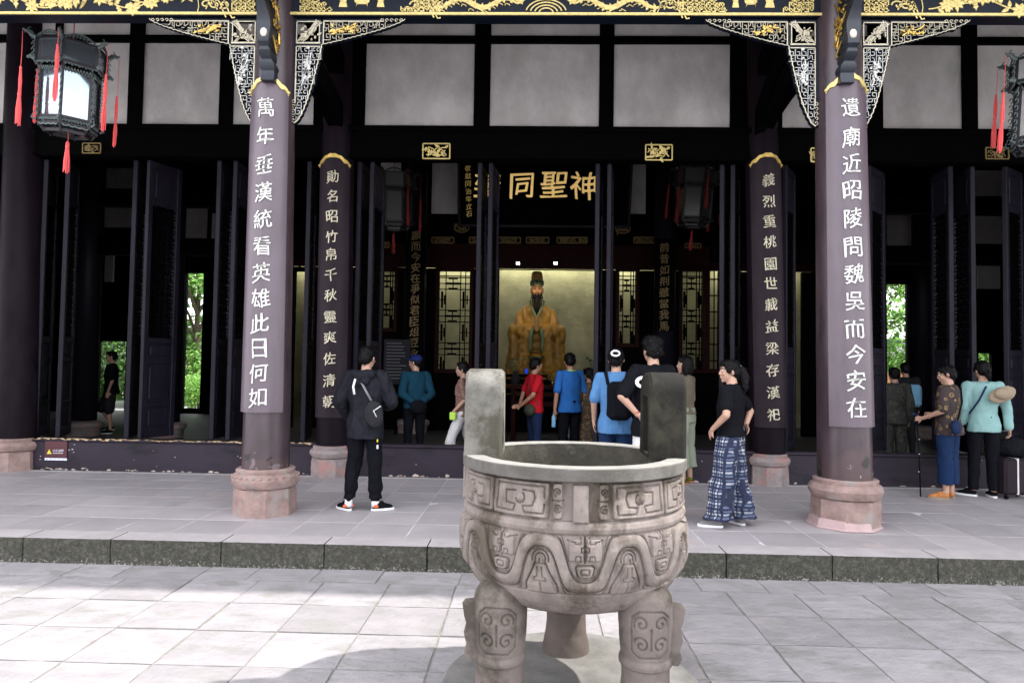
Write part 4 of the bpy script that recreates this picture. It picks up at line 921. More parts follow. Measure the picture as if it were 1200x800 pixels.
big = [(-.128, .012), (-.128, .062), (.122, .064), (.128, -.060), (.030, -.062), (.020, -.030), (.070, -.026), (.074, .030), (.02, .034)]
g = np.minimum(g, segd(u1, v, [(.297+a_, vc+b_) for a_, b_ in big])); g = np.minimum(g, segd(u1, v, spiral(.297, vc-.002, .034, .75, 1, 2.2)))
g = np.minimum(g, segd(u1, v, [(.297-.128, vc-.02), (.297-.124, vc-.062), (.297-.03, vc-.064), (.297-.02, vc-.035), (.297-.07, vc-.030), (.297-.082, vc+.010), (.297-.075, vc+.036), (.297-.02, vc+.040)]))
msk = (v > 1.036) & (v < 1.206)
h -= .0085*groove(g, .0062)*msk; h += .010*ss(1-np.hypot(u1-.297, v-vc-.002)/.019)
per = 40.0; u2 = np.abs((deg-2+per/2) % per-per/2)*math.pi/180*.58; uc = per/2*math.pi/180*.58; w_ = math.pi/uc; A = .108; vm = .834
cs = np.cos(w_*u2); th = np.tanh(1.5*cs)/math.tanh(1.5); f = vm-A*th; fp = A*1.5/np.cosh(1.5*cs)**2/math.tanh(1.5)*w_*np.sin(w_*u2); d = (v-f)/np.sqrt(1+fp*fp); m2 = (v < .964) & (v > .694)
h += m2*(.007*ss(1-np.abs(d)/.028)**.5*(np.abs(d) < .03)-.012*groove(np.abs(np.abs(d)-.029), .0045)-.009*groove(np.abs(np.abs(d)-.038), .0035))
tr = m2*(d > .041)
h += tr*(-.007+.011*plate(rbox(u2, v, .040, .905, .034, .050, .008), .006)-.012*groove(segd(u2, v, [(0, .96), (0, .845)]), .005)-.011*groove(np.abs(rbox(u2, v, 0, .905, .017, .011, .002)), .0042)-.007*groove(segd(u2, v, [(.02, .958), (.02, .932), (.044, .932), (.046, .940), (.08, .946)]), .0038)-.007*groove(segd(u2, v, [(.02, .852), (.02, .876), (.04, .878), (.044, .86)]), .0038))
ey = rbox(u2, v, 0, .806, .037-.2*np.clip(.806-v, -.03, .03), .026, .012); h += m2*(d > .022)*(.012*plate(ey, .005)-.010*groove(np.abs(ey), .0045)-.008*groove(np.abs(rbox(u2, v, 0, .806, .019, .013, .008)), .004)+.004*ss(1-np.hypot(u2, v-.806)/.010))
u3 = uc-u2; cr = m2*(d < -.041)
ar = np.where(v > .858, np.hypot(u3, v-.858), u3); leg_ = (v < .842)*.03
h += cr*(-.004-.010*groove(np.abs(ar-.038)+leg_, .0045)-.009*groove(np.abs(ar-.023)+leg_, .004)-.009*groove(ar+leg_, .006))
h += cr*(.011*ss((.080*(1-(v-.69)/.20)-u3)/.01)-.010*groove(segd(u3, v, [(.0, .838), (.026, .834), (.036, .806), (.054, .772), (.074, .735), (.080, .69)]), .005)-.006*groove(segd(u3, v, [(0, .745), (0, .70)]), .004)-.006*groove(segd(u3, v, [(.010, .82), (.013, .775), (.028, .768), (.026, .752), (0, .752)]), .004))
h -= .010*groove(np.abs(v-.692), .0045); h -= .009*groove(np.abs(v-.966), .004); h -= .006*groove(np.abs(v-1.03), .004)
nzv = np.zeros_like(T)
for k, (fa, fb) in enumerate(((7, 9), (13, 17), (23, 31))): nzv += np.sin(T*fa+k*2+3*np.sin(Zz*fb))*np.sin(Zz*fb*2.1+T*3+k)/(k+1)
h += .0012*nzv
rad = Rr+h
rad = Rr+h*np.interp(Zz, [.62, .94, 1.0, 1.2], [1.55, 1.55, 1.7, 1.7])
V = np.stack([rad*np.sin(T), -rad*np.cos(T), Zz], -1).reshape(-1, 3)
ii, jj = np.meshgrid(np.arange(NT), np.arange(NZ-1)); a = jj*NT+ii; b = jj*NT+(ii+1) % NT
F = np.stack([a, a+NT, b+NT, b], -1).reshape(-1, 4)
link('bowl_relief', npmesh('bowl_relief', V, F, 'stone_tan'), ding)
m = MB(); m.lathe([(.525, .625), (.488, .585), (.41, .547), (.30, .520), (.12, .505), (.01, .503)], n=96, cap=False); link('bowl_underside', m.mesh('bowl_underside', 'stone_tan', True), ding)
def rough(mb, amp, sc_=9, seed=0):
    mb.v = [tuple(Vector(p)+Vector((noise.noise(Vector(p)*sc_+Vector((seed, 0, 0))), noise.noise(Vector(p)*sc_+Vector((0, seed+5, 0))), noise.noise(Vector(p)*sc_+Vector((0, 0, seed+9)))))*amp) for p in mb.v]
m = MB(); pr = [(.525, 1.213), (.598, 1.213), (.604, 1.218), (.604, 1.271), (.600, 1.2755)]
m.lathe(pr, n=180, cap=False); rough(m, .0014, 16); link('rim', m.mesh('rim', 'stone_rim', 35), ding)
m = MB(); m.lathe([(.600, 1.2755), (.55, 1.278), (.506, 1.276), (.500, 1.270)], n=180, cap=False); rough(m, .0014, 16); link('rim_top', m.mesh('rim_top', 'stone_rim_sunlit', 35), ding)  # sunlight on the rim top painted in: paler stone than the lip
m = MB(); m.lathe([(.500, 1.270), (.498, 1.18), (.492, 1.0), (.485, .93)], n=180, cap=False); rough(m, .004, 12); link('inner_wall', m.mesh('inner_wall', 'stone_inner', 35), ding)
m = MB(); m.lathe([(.488, .93), (.35, .90), (.15, .93), (.01, .94)], n=48, cap=False); rough(m, .03, 6); link('ash_bed', m.mesh('ash_bed', 'ash', True), ding)
for k in range(4):                                                     # flanges at the four sides
    if k == 0: continue
    t = k*math.pi/2; m = MB(); m.bbox(-.022, .022, -.602, -.56, 1.03, 1.2, .006); m.xf(Matrix.Rotation(t, 4, 'Z')); link('flange', m.mesh('flange', 'stone_tan'), ding)
def ear(xa, xb_, mat, seed, hgt, lab):
    wy, r = .168, .105; out_ = []; inn = []
    for k in range(13): t = math.pi*k/12/2; out_.append((wy-r+r*math.cos(t), hgt-r+r*math.sin(t)))
    outp = [(wy, 0)]+out_+[(-y, z) for y, z in out_[::-1]]+[(-wy, 0)]
    n = len(outp); hw_ = .078; zi = .018; zt_ = hgt-.13
    inp = []
    for (y, z) in outp:                       # matching inner loop
        inp.append((max(-hw_, min(hw_, y*.45)), min(zt_, max(zi, z*.86))))
    rs = []; bv = .016
    def ring(pts, x): return [(x, y, 1.268+z) for y, z in pts]
    sh = lambda pts, k: [(y*(1-k/.17), z-(k if z > .02 else 0)) for y, z in pts]
    loops = [ring(inp, xa+.004), ring(sh(outp, bv), xa), ring(outp, xa+bv), ring(outp, (xa+xb_)/2), ring(outp, xb_-bv), ring(sh(outp, bv), xb_), ring(inp, xb_-.004), ring(inp, xa+.004)]
    mb = MB(); mb.rings(loops, cap=False)
    bm = bmesh.new(); me = mb.mesh('e', mat); bm.from_mesh(me); bmesh.ops.remove_doubles(bm, verts=bm.verts, dist=1e-5); bmesh.ops.subdivide_edges(bm, edges=bm.edges, cuts=2, use_grid_fill=True); bm.to_mesh(me); bm.free()
    for v_ in me.vertices:
        p = v_.co*7+Vector((seed, 0, 0)); v_.co += Vector((noise.fractal(p, 1, 2, 4), noise.fractal(p+Vector((3, 3, 3)), 1, 2, 4), noise.fractal(p+Vector((7, 1, 2)), 1, 2, 4)))*.004
    shade(me, 45); me.name = 'ear'; o = link('ear', me, ding); o['label'] = lab
ear(-.588, -.385, 'stone_ear', 1, .46, 'pale lichened left ear with a slot'); ear(.388, .582, 'stone_ear_dark', 2, .455, 'dark right ear with a slot')
# legs with relief scrolls and outer flanges
def leg_mesh(front, mat):
    nt_, nz2 = 220, 170; zz = np.linspace(.70, .045, nz2); th = np.linspace(-math.pi, math.pi, nt_, endpoint=False); T_, Z_ = np.meshgrid(th, zz)
    P2 = np.array([(.045, .158), (.09, .150), (.16, .134), (.24, .128), (.292, .130), (.297, .142), (.315, .145), (.33, .141), (.336, .134), (.40, .140), (.50, .147), (.58, .146), (.63, .138), (.67, .11), (.69, .06), (.70, .01)])
    R_ = np.interp(Z_, P2[:, 0], P2[:, 1]*.91); hh = np.zeros_like(T_)
    if front:
        U = T_*.135; gg = np.full(U.shape, 9.)
        for sx in (-1, 1):
            for (vz, ph) in ((.520, -.4), (.420, .4)): gg = np.minimum(gg, segd(U, Z_, spiral(sx*.050, vz, .041, 1.25, sx, ph)))
            gg = np.minimum(gg, segd(U, Z_, [(sx*.002, .582), (sx*.06, .578), (sx*.102, .545), (sx*.104, .385), (sx*.06, .358), (sx*.004, .362)]))
        gg = np.minimum(gg, segd(U, Z_, [(0, .50), (0, .40)]))
        hh -= .012*groove(gg, .0065); hh += .004*(np.abs(U) < .095)*ss(1-np.abs(U)/.095)
    hh += .0015*np.sin(T_*5+Z_*20)*np.sin(Z_*33+T_*2)
    q = R_+hh; V_ = np.stack([q*np.sin(T_), -q*np.cos(T_), Z_], -1).reshape(-1, 3); ii, jj = np.meshgrid(np.arange(nt_), np.arange(nz2-1)); a = jj*nt_+ii; b = jj*nt_+(ii+1) % nt_
    return npmesh('leg', V_, np.stack([a, a+nt_, b+nt_, b], -1).reshape(-1, 4), mat)
lf = leg_mesh(True, 'stone_leg'); lb = leg_mesh(False, 'stone_foot')
for (lx, ly, me, fa) in ((-.375, -.33, lf, -1.15), (.345, -.33, lf, 1.15), (-.005, .42, lb, None)):
    o = link('leg', me, ding, loc=(lx, ly, 0), rot=(0, 0, 0 if fa is None else (-.10 if fa < 0 else .05)))
    if fa:
        m = MB(); sgx = 1 if fa > 0 else -1
        pts = [(.10, .30), (.158, .295), (.176, .33), (.165, .37), (.180, .42), (.168, .47), (.182, .515), (.190, .565), (.175, .585), (.10, .59)]
        m.prism([(sgx*x, z) for x, z in pts], -.024, .024); m.xf(Matrix.Rotation((.25 if sgx < 0 else -.15), 4, 'Z')); link('flange', m.mesh('flange', 'stone_leg'), o)
m = MB(); m.lathe([(.70, 0), (.70, .035), (.688, .046), (.01, .048)], n=72); rough(m, .003, 8); link('plinth', m.mesh('plinth', 'stone_plinth', 35), ding)

# ------------------------------------------------------------------ hanging palace lanterns
def tassel(mb, x, y, z, drop, l1, l2, seed, s=1.0):
    q = random.Random(seed); mb.tube([(x, y, z), (x+.004, y, z-drop*.5), (x, y, z-drop)], .0035*s, 5)
    for (z0, L_, r) in ((z-drop, l1, .017*s), (z-drop-l1*.95, l2, .026*s)):
        mb.ell((x, y, z0-.012), (r*.85, r*.85, .022), 8, 6)
        for k in range(16):
            a = q.random()*math.tau; rr_ = r*math.sqrt(q.random()); mb.tube([(x+rr_*.4*math.cos(a), y+rr_*.4*math.sin(a), z0), (x+rr_*math.cos(a), y+rr_*math.sin(a), z0-L_*.5), (x+rr_*1.05*math.cos(a)+q.uniform(-.006, .006), y+rr_*1.05*math.sin(a), z0-L_*q.uniform(.88, 1.0))], [.005*s, .006*s, .003*s], 4)
def lantern(px, py, Y, rot, label, S=1.0, tm='tassel', pane='pane_mirror', cord=1.0, txt=False, group='palace lanterns hanging in the hall'):
    c = P(px, py, Y); t = thing('palace_lantern', label, 'lantern', (c[0], c[1], c[2]-.5*S), rot, group); t.rotation_euler = (R(5.5), R(2.5), rot); t.scale = (S*.95, S*.95, S*1.06)
    up = Matrix.Translation((0, 0, .5)); Q = lambda mb, nm, mt, sm=False, par=None: link(nm, (mb.xf(up), mb.mesh(nm, mt, sm))[1], par or t)
    hexp = lambda r, k, z: Vector((r*math.sin(k*math.pi/3), -r*math.cos(k*math.pi/3), z))
    RU, RL = .43, .36; fr = MB(); cv = MB()
    for k in range(6):
        a, b = hexp(RU, k, 0), hexp(RU, k+1, 0); ax, b2 = hexp(RL, k, 0), hexp(RL, k+1, 0); tU = (b-a).normalized(); n = Vector((a+b)).normalized()
        for (p, q_, z, w_) in ((a, b, .50, .030), (a, b, .235, .030), (ax, b2, .145, .026), (ax, b2, -.44, .03), (ax, b2, -.52, .022)): fr.bar(p+Vector((0, 0, z)), q_+Vector((0, 0, z)), w_, w_)
        fr.bar(hexp(RU, k, .215), hexp(RU, k, .52), .034, .034, n); fr.bar(hexp(RL, k, -.54), hexp(RL, k, .22), .034, .034, n)
        # carved openwork: cresting, frieze, apron drawn in the plane of each face
        def face_strip(r, pts, w_, off=.012, dep=.012):
            A_, B_ = hexp(r, k, 0), hexp(r, k+1, 0); L_ = (B_-A_).length; tt = (B_-A_)/L_; nn = ((A_+B_)/2).normalized(); mid = (A_+B_)/2
            tmp = MB(); strip(tmp, pts, w_, 0, dep)
            for f_ in tmp.f: pass
            cv.add([mid+tt*vx[0]+nn*(-vx[1]+off)+Vector((0, 0, vx[2])) for vx in tmp.v], tmp.f)
        n_ = 14; face_strip(RU, [(-.19+.38*i/n_, .51+.075*math.sin(math.pi*i/n_)**.8) for i in range(n_+1)], .018)
        for i in range(9): 
            x0 = -.17+.042*i; hh = .06*math.sin(math.pi*(i+.5)/9); face_strip(RU, [(x0+.014*math.cos(w2), .52+hh*.5+.016*math.sin(w2)) for w2 in (0, 1.2, 2.4, 3.6, 4.8)], .009)
        for i in range(10): x0 = -.19+.042*i; face_strip(RU, [(x0, .215), (x0+.02, .185+.012*(i % 2)), (x0+.04, .215), (x0+.02, .205)], .010)
        for i in range(9): x0 = -.155+.038*i; face_strip(RL+.01, [(x0, .17), (x0+.018, .12), (x0+.036, .17)], .010); face_strip(RL, [(x0, -.50), (x0+.012, -.465), (x0+.024, -.49), (x0+.032, -.46)], .010)
        face_strip(RL, [(-.16+.32*i/12, -.535-.018*abs(math.sin(i))) for i in range(13)], .016)
        # side brackets and beast heads at the corners
        o_ = hexp(1, k, 0); p0 = hexp(RU+.02, k, 0)
        for z0 in (.50, .24): 
            cv.tube([p0+Vector((0, 0, z0)), p0+o_*.05+Vector((0, 0, z0+.012)), p0+o_*.085+Vector((0, 0, z0+.04 if z0 > .4 else z0-.01))], [.03, .026, .018], 6)
        hx = p0+o_*.10+Vector((0, 0, .545))
        if True:
            cv.ell(hx, (.030, .030, .024), 8, 6); cv.tube([hx+o_*.01, hx+o_*.055+Vector((0, 0, .012))], [.020, .010], 6); cv.tube([hx, hx-o_*.02+Vector((0, 0, .05)), hx-o_*.045+Vector((0, 0, .055))], [.012, .008, .003], 5); cv.tube([hx, hx+o_*.03-Vector((0, 0, .03))], [.014, .005], 5); cv.tube([hx, hx-o_*.05+Vector((0, 0, .01)), hx-o_*.09+Vector((0, 0, -.03))], [.02, .014, .01], 6)
        for i in range(7):
            z = -.42+.085*i; cc = hexp(RL+.045, k, z); cv.tube([cc+o_*.022*math.cos(w2)+Vector((0, 0, .032*math.sin(w2))) for w2 in (0, 1, 2, 3, 4, 5)], .008, 5)
        for i in range(4):
            z = .27+.065*i; cc = hexp(RU+.045, k, z); cv.tube([cc+o_*.018*math.cos(w2)+Vector((0, 0, .026*math.sin(w2))) for w2 in (0, 1, 2, 3, 4, 5)], .008, 5)
        cc = hexp(RL+.04, k, -.50); cv.tube([cc, cc+o_*.05+Vector((0, 0, .02)), cc+o_*.03+Vector((0, 0, .07))], [.018, .014, .006], 6)
        fr.bar(hexp(RL*.8, k, -.60), hexp(RL*.8, k+1, -.60), .03, .04); fr.bar(hexp(RL, k, -.53), hexp(RL*.8, k, -.62), .03, .03)
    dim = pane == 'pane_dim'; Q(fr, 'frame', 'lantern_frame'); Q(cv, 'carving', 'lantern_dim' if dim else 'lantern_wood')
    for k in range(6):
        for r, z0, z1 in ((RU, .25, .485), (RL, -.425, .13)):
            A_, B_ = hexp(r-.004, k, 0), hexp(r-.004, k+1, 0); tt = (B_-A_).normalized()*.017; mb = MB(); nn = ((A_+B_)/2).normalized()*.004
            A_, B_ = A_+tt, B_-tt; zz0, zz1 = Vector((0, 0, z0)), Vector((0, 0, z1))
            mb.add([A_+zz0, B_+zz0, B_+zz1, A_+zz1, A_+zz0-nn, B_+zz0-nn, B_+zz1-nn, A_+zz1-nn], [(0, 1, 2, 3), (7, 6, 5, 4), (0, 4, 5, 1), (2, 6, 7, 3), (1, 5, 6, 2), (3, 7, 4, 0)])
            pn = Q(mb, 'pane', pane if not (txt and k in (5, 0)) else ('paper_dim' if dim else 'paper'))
            if txt or (k == 5):
                mk = MB(); q = random.Random(k*7+int(r*100)+int(px)); ncol = 6 if txt else 3
                for cidx in range(ncol):
                    u = .12+.76*(cidx+.5)/ncol; zc = z1-.04
                    while zc > z0+.05+(.2*q.random() if not txt else 0):
                        if q.random() < (.9 if txt else .35):
                            s_ = .009 if txt else .006; pp = A_.lerp(B_, u)+nn*.6; th_ = (B_-A_).normalized()
                            for _ in range(3): dz_ = q.uniform(-.008, .008); du = q.uniform(-.004, .004); mk.bar(pp+th_*(du-s_*.7)+Vector((0, 0, zc+dz_)), pp+th_*(du+s_*.7)+Vector((0, 0, zc+dz_+q.uniform(-.006, .006))), .002, .003)
                        zc -= .026
                if mk.v: Q(mk, 'brushwork', 'ink', par=pn)
    ts = MB(); 
    for k in range(6): 
        p0 = hexp(RU+.17, k, .53); sd = int(px)+k*3; dr = [.22, .46, .62, .42, .40, .55][k]; 
        one = MB(); tassel(one, p0.x, p0.y, p0.z, dr*.8, .34 if k % 2 else .30, .40, sd, 1.2); Q(one, 'tassel', tm)
    one = MB(); tassel(one, .0, 0, -.58, .12, .05, .36, 5, 1.3); Q(one, 'tassel', tm)
    one = MB(); one.tube([(0, 0, .5), (0, 0, .5+cord)], .008, 6); Q(one, 'cord', tm)
    for k in range(0, 6): pass
    one = MB()
    for k in range(6): one.bar(hexp(RU, k, .5), Vector((0, 0, .53)), .02, .02)
    Q(one, 'top_spokes', 'lantern_frame')
    return t
lantern(82, 106, 7.9, R(18.4), 'large hexagonal glass palace lantern with red tassels at the upper left', .87, cord=1.6)
lantern(1221, 124, 7.9, R(-25), 'hexagonal palace lantern cut off by the right edge, with inscribed panes', .88, cord=1.6, txt=True)
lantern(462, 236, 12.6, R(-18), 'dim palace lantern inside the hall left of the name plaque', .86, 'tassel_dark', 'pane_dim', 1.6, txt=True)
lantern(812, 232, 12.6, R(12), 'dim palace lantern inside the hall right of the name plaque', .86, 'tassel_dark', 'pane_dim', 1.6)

# ------------------------------------------------------------------ garden behind, shade tree
m = MB(); m.add([(-40, 21.0, -.01), (40, 21.0, -.01), (40, 60, -.01), (-40, 60, -.01)], [(0, 1, 2, 3)]); m.build('garden_ground', 'garden_ground', kind='structure')
def leafcloud(cs, n, size, seed, mats=('leaf_a', 'leaf_b', 'leaf_c')):
    """n small leaf quads spread through clumps cs = [(centre, radii)]; random tilt, three tones"""
    g_ = np.random.default_rng(seed); wts = np.array([c[1][0]*c[1][1]*c[1][2] for c in cs]); idx = g_.choice(len(cs), n, p=wts/wts.sum())
    C_ = np.array([c[0] for c in cs])[idx]; Rd = np.array([c[1] for c in cs])[idx]; d_ = g_.normal(size=(n, 3)); d_ /= np.linalg.norm(d_, axis=1)[:, None]; rr_ = g_.random(n)**.45
    pos = C_+d_*Rd*rr_[:, None]; nrm = d_*.7+g_.normal(size=(n, 3))*.5+np.array([0, 0, .4]); nrm /= np.linalg.norm(nrm, axis=1)[:, None]
    t1 = np.cross(nrm, g_.normal(size=(n, 3))); t1 /= np.linalg.norm(t1, axis=1)[:, None]; t2 = np.cross(nrm, t1); s = size*g_.uniform(.6, 1.35, n)[:, None]
    V_ = np.stack([pos-t1*s, pos+t2*s*.45+nrm*s*.15, pos+t1*s, pos-t2*s*.45+nrm*s*.15], 1).reshape(-1, 3); F_ = np.arange(4*n).reshape(-1, 4)
    me = npmesh('crown', V_, F_, mats[0], False)
    for k in mats[1:]: me.materials.append(MATS[k])
    me.polygons.foreach_set('material_index', g_.integers(0, len(mats), n)); return me
def tree(x, y, h, r, label, seed, n=6000, size=.10, mats=('leaf_a', 'leaf_b', 'leaf_c'), group=None, bush=False, low=.45):
    q = random.Random(seed); t = thing('bush' if bush else 'garden_tree', label, 'bush' if bush else 'tree', (x, y, 0), 0, group); m = MB(); cs = []
    if bush:
        for k in range(9): a = q.random()*6.28; cs.append(((r*.5*math.cos(a)*q.random()*1.6, r*.5*math.sin(a), h*q.uniform(.35, .65)), (r*.5, r*.5, h*.36)))
        m.tube([(0, 0, 0), (.03, 0, h*.5)], [.05, .02], 6)
    else:
        m.tube([(0, 0, 0), (.05, .02, h*.25), (-.05, .06, h*.5), (.02, 0, h*.85)], [h*.03, h*.022, h*.016, h*.006], 10)
        for k in range(12):
            a = k*2.4+q.random(); zz = h*q.uniform(low, .95); rr_ = r*q.uniform(.35, .8); e = (rr_*math.cos(a), rr_*math.sin(a), zz); m.tube([(0, 0, zz*.62), (e[0]*.5, e[1]*.5, zz*.85), e], [h*.012, h*.008, h*.003], 6)
            s_ = r*q.uniform(.28, .5); cs.append((e, (s_, s_, s_*.75)))
        cs.append(((0, 0, h*.8), (r*.5, r*.5, h*.14)))
    link('trunk', m.mesh('trunk', 'bark', 50), t); link('crown', leafcloud(cs, n, size, seed, mats), t); return t
tree(11.2, 4.7, 10.5, 3.6, 'broad leafy tree right of the courtyard, outside the picture, shading the paving', 1, 26000, .17, low=.55)
gm = 'hedge and trees of the rear garden'
for k, (x, y, h_, r_) in enumerate(((-11.9, 24.3, 1.35, .85), (-11.2, 24.6, 1.15, .7), (-13.6, 24.6, 1.3, .8), (-15.0, 25.6, 2.9, 1.3), (-17.2, 25.6, 2.9, 1.3), (13.1, 25.6, 1.2, .7))):
    tree(x, y, h_, r_, ['round clipped bush seen through the tall left rear door', 'small bush right of the clipped one behind the left rear door', 'bush left of the clipped one behind the rear wall', 'dark bush behind the low left rear opening', 'bush at the far left behind the hall', 'bush behind the right rear door'][k], 30+k, 3500 if k not in (3, 4) else 12000, .06 if k not in (3, 4) else .09, mats=('leaf_b', 'leaf_c', 'leaf_b') if k < 3 else ('leaf_dark', 'leaf_a'), group=gm, bush=True)
for k, (x, y, h_, r_) in enumerate(((-13.6, 27.5, 6.5, 2.4), (-16.6, 26.5, 5.5, 2.3), (-20.2, 26.5, 6, 2.5), (14.4, 29, 8, 2.7), (17.5, 28, 7.5, 2.6), (-12.0, 32, 8, 2.8), (12.2, 33, 8.5, 2.8), (20, 27, 6, 2.4))):
    tree(x, y, h_, r_, ['light green tree seen through the tall left rear door', 'leafy tree behind the low left rear opening', 'leafy tree at the far left of the rear garden', 'light green tree seen through the right rear door', 'leafy tree right of the right rear door', 'tall tree farther back on the left of the garden', 'tall tree farther back on the right of the garden', 'small tree at the far right of the garden'][k], 50+k, 9000, .11, mats=('leaf_b', 'leaf_c', 'leaf_a'), group=gm, low=.2)
fe = thing('garden_fence', 'low orange brown picket fence behind the right rear door', 'fence', (13.8, 26.5, 0)); pm('fence_wood', (.45, .20, .08), .7, .2)
for z in (.75, 1.55): m = MB(); m.bbox(-2.5, 2.5, -.03, .03, z, z+.09, .01); link('rail', m.mesh('rail', 'fence_wood'), fe)
pk = MB(); pk.bbox(-.05, .05, -.06, -.032, .0, 1.75, .01); pk = pk.mesh('picket', 'fence_wood')
for k in range(22): link('picket', pk, fe, loc=(-2.4+k*.23, 0, 0))
gw = thing('garden_wall', 'pale garden wall behind the trees of the rear garden', 'wall', (0, 38, 0)); m = MB(); m.bbox(-34, 34, -.2, .2, 0, 3.4, .02); link('wall_body', m.mesh('wall_body', 'garden_ground'), gw); m = MB(); m.bbox(-34.1, 34.1, -.4, .4, 3.4, 3.6, .05); link('coping', m.mesh('coping', 'roof_tile'), gw)

hcs = [((-24+1.6*k, 30+.8*math.sin(k*2.1), 1.6+.6*math.sin(k*1.3)), (1.5, 1.2, 2.2)) for k in range(32)]
o = link('distant_foliage', leafcloud(hcs, 30000, .16, 77, ('leaf_a', 'leaf_b', 'leaf_a')), kind='stuff'); tag(o, 'mass of green foliage closing off the garden behind the hall', 'foliage')
# ------------------------------------------------------------------ people
def remesh(mb, vox, it=4, disp=0.0, dsc=14, seed=0, cut=None):
    me = bpy.data.meshes.new('tmp'); me.from_pydata(mb.v, [], mb.f)
    bm = bmesh.new(); bm.from_mesh(me); bmesh.ops.recalc_face_normals(bm, faces=bm.faces); bm.to_mesh(me); bm.free()
    o = bpy.data.objects.new('tmp', me); COL.objects.link(o); md = o.modifiers.new('r', 'REMESH'); md.mode = 'VOXEL'; md.voxel_size = vox
    if it: s_ = o.modifiers.new('s', 'SMOOTH'); s_.iterations = it; s_.factor = .5
    dg = bpy.context.evaluated_depsgraph_get(); ev_ = o.evaluated_get(dg); r = bpy.data.meshes.new_from_object(ev_); bpy.data.objects.remove(o); bpy.data.meshes.remove(me)
    if disp:
        n = len(r.vertices); co = np.empty(n*3, np.float32); r.vertices.foreach_get('co', co); co = co.reshape(-1, 3); no = np.empty(n*3, np.float32); r.vertex_normals.foreach_get('vector', no); no = no.reshape(-1, 3)
        dv = np.array([noise.noise(Vector((c[0]*dsc+seed, c[1]*dsc, c[2]*dsc*.55)))+.5*noise.noise(Vector((c[0]*dsc*2.1, c[1]*dsc*2.1+seed, c[2]*dsc*1.3))) for c in co]); co += no*(dv*disp)[:, None]; r.vertices.foreach_set('co', co.ravel())
    if cut:
        bm = bmesh.new(); bm.from_mesh(r); bmesh.ops.delete(bm, geom=[v_ for v_ in bm.verts if cut(v_.co)], context='VERTS'); bm.to_mesh(r); bm.free()
    r.polygons.foreach_set('use_smooth', [True]*len(r.polygons)); r.update(); return r
def setm(me, name, mat): me.name = name; me.materials.clear(); me.materials.append(MATS[mat]); return me
pm('skin', (.42, .25, .18), .55, .06, 20); pm('skin_tan', (.36, .19, .12), .55, .06, 20)
pm('hair', (.0045, .004, .0045), .5, .5, 60, .002, 130, stretch=(1, 1, .3), spec=.12); pm('hair_grey', (.05, .048, .048), .5, .5, 60, .002, 130)
pm('eye_white', (.7, .7, .68), .3, .02); pm('eye_dark', (.02, .015, .012), .3, .02)
def cloth(name, c, **k): pm(name, c, k.pop('rough', .85), k.pop('var', .10), k.pop('scale', 9), k.pop('bump', .0012), k.pop('bscale', 160), space='O', spec=k.pop('spec', .12), **k)
cloth('c_black', (.0030, .0034, .0060)); cloth('c_black_tee', (.0035, .0038, .0060)); cloth('c_navy', (.012, .022, .06)); cloth('c_jacket', (.0095, .0100, .0150), rough=.7)
cloth('c_teal', (.006, .038, .065)); cloth('c_capblue', (.01, .02, .10)); cloth('c_red', (.42, .010, .018)); cloth('c_blue', (.022, .12, .38)); cloth('c_ltblue', (.075, .19, .38)); cloth('c_olive', (.12, .105, .075))
cloth('c_sage', (.22, .25, .19)); cloth('c_cream', (.60, .60, .60)); cloth('c_mint', (.21, .36, .35)); cloth('c_jeans', (.008, .022, .065)); cloth('c_white', (.72, .72, .74)); cloth('c_orange', (.62, .13, .06)); cloth('c_beige', (.26, .21, .15)); cloth('c_green', (.12, .13, .02))
cloth('c_lime', (.45, .70, .10)); cloth('c_grey', (.17, .17, .18)); cloth('c_bagolive', (.045, .05, .035)); cloth('c_tan', (.42, .17, .06)); cloth('c_darkgrey', (.018, .018, .022)); cloth('c_skyshirt', (.20, .42, .62))
def pattern_mat(name, base, c2, c3, sc_, t1=.45, t2=.25):
    m = bpy.data.materials.new(name); m.use_nodes = True; t = m.node_tree; N = t.nodes; L = t.links; b = N['Principled BSDF']; b.inputs['Roughness'].default_value = .8
    tc_ = N.new('ShaderNodeTexCoord'); v_ = N.new('ShaderNodeTexVoronoi'); v_.inputs['Scale'].default_value = sc_; L.new(tc_.outputs['Object'], v_.inputs['Vector'])
    n = N.new('ShaderNodeTexNoise'); n.inputs['Scale'].default_value = sc_*2.2; L.new(tc_.outputs['Object'], n.inputs['Vector']); mu = N.new('ShaderNodeMath'); mu.operation = 'MULTIPLY_ADD'; mu.inputs[1].default_value = .55; L.new(n.outputs['Fac'], mu.inputs[0]); L.new(v_.outputs['Distance'], mu.inputs[2])
    r = N.new('ShaderNodeValToRGB'); r.color_ramp.interpolation = 'CONSTANT'; e = r.color_ramp.elements; e[0].position = 0; e[0].color = (*c3, 1); e[1].position = t2+.2; e[1].color = (*c2, 1); x = e.new(t1+.2); x.color = (*base, 1)
    L.new(mu.outputs[0], r.inputs[0]); L.new(r.outputs[0], b.inputs['Base Color']); MATS[name] = m
pattern_mat('c_floral', (.022, .012, .012), (.20, .13, .05), (.06, .03, .02), 14, .42, .28)
pattern_mat('c_brownprint', (.16, .085, .065), (.34, .22, .17), (.10, .05, .04), 30, .40, .25)
pattern_mat('c_floraldress', (.05, .035, .02), (.22, .09, .03), (.12, .12, .05), 22, .42, .28)
pattern_mat('c_camo', (.022, .024, .02), (.05, .05, .035), (.012, .013, .012), 10, .5, .3)
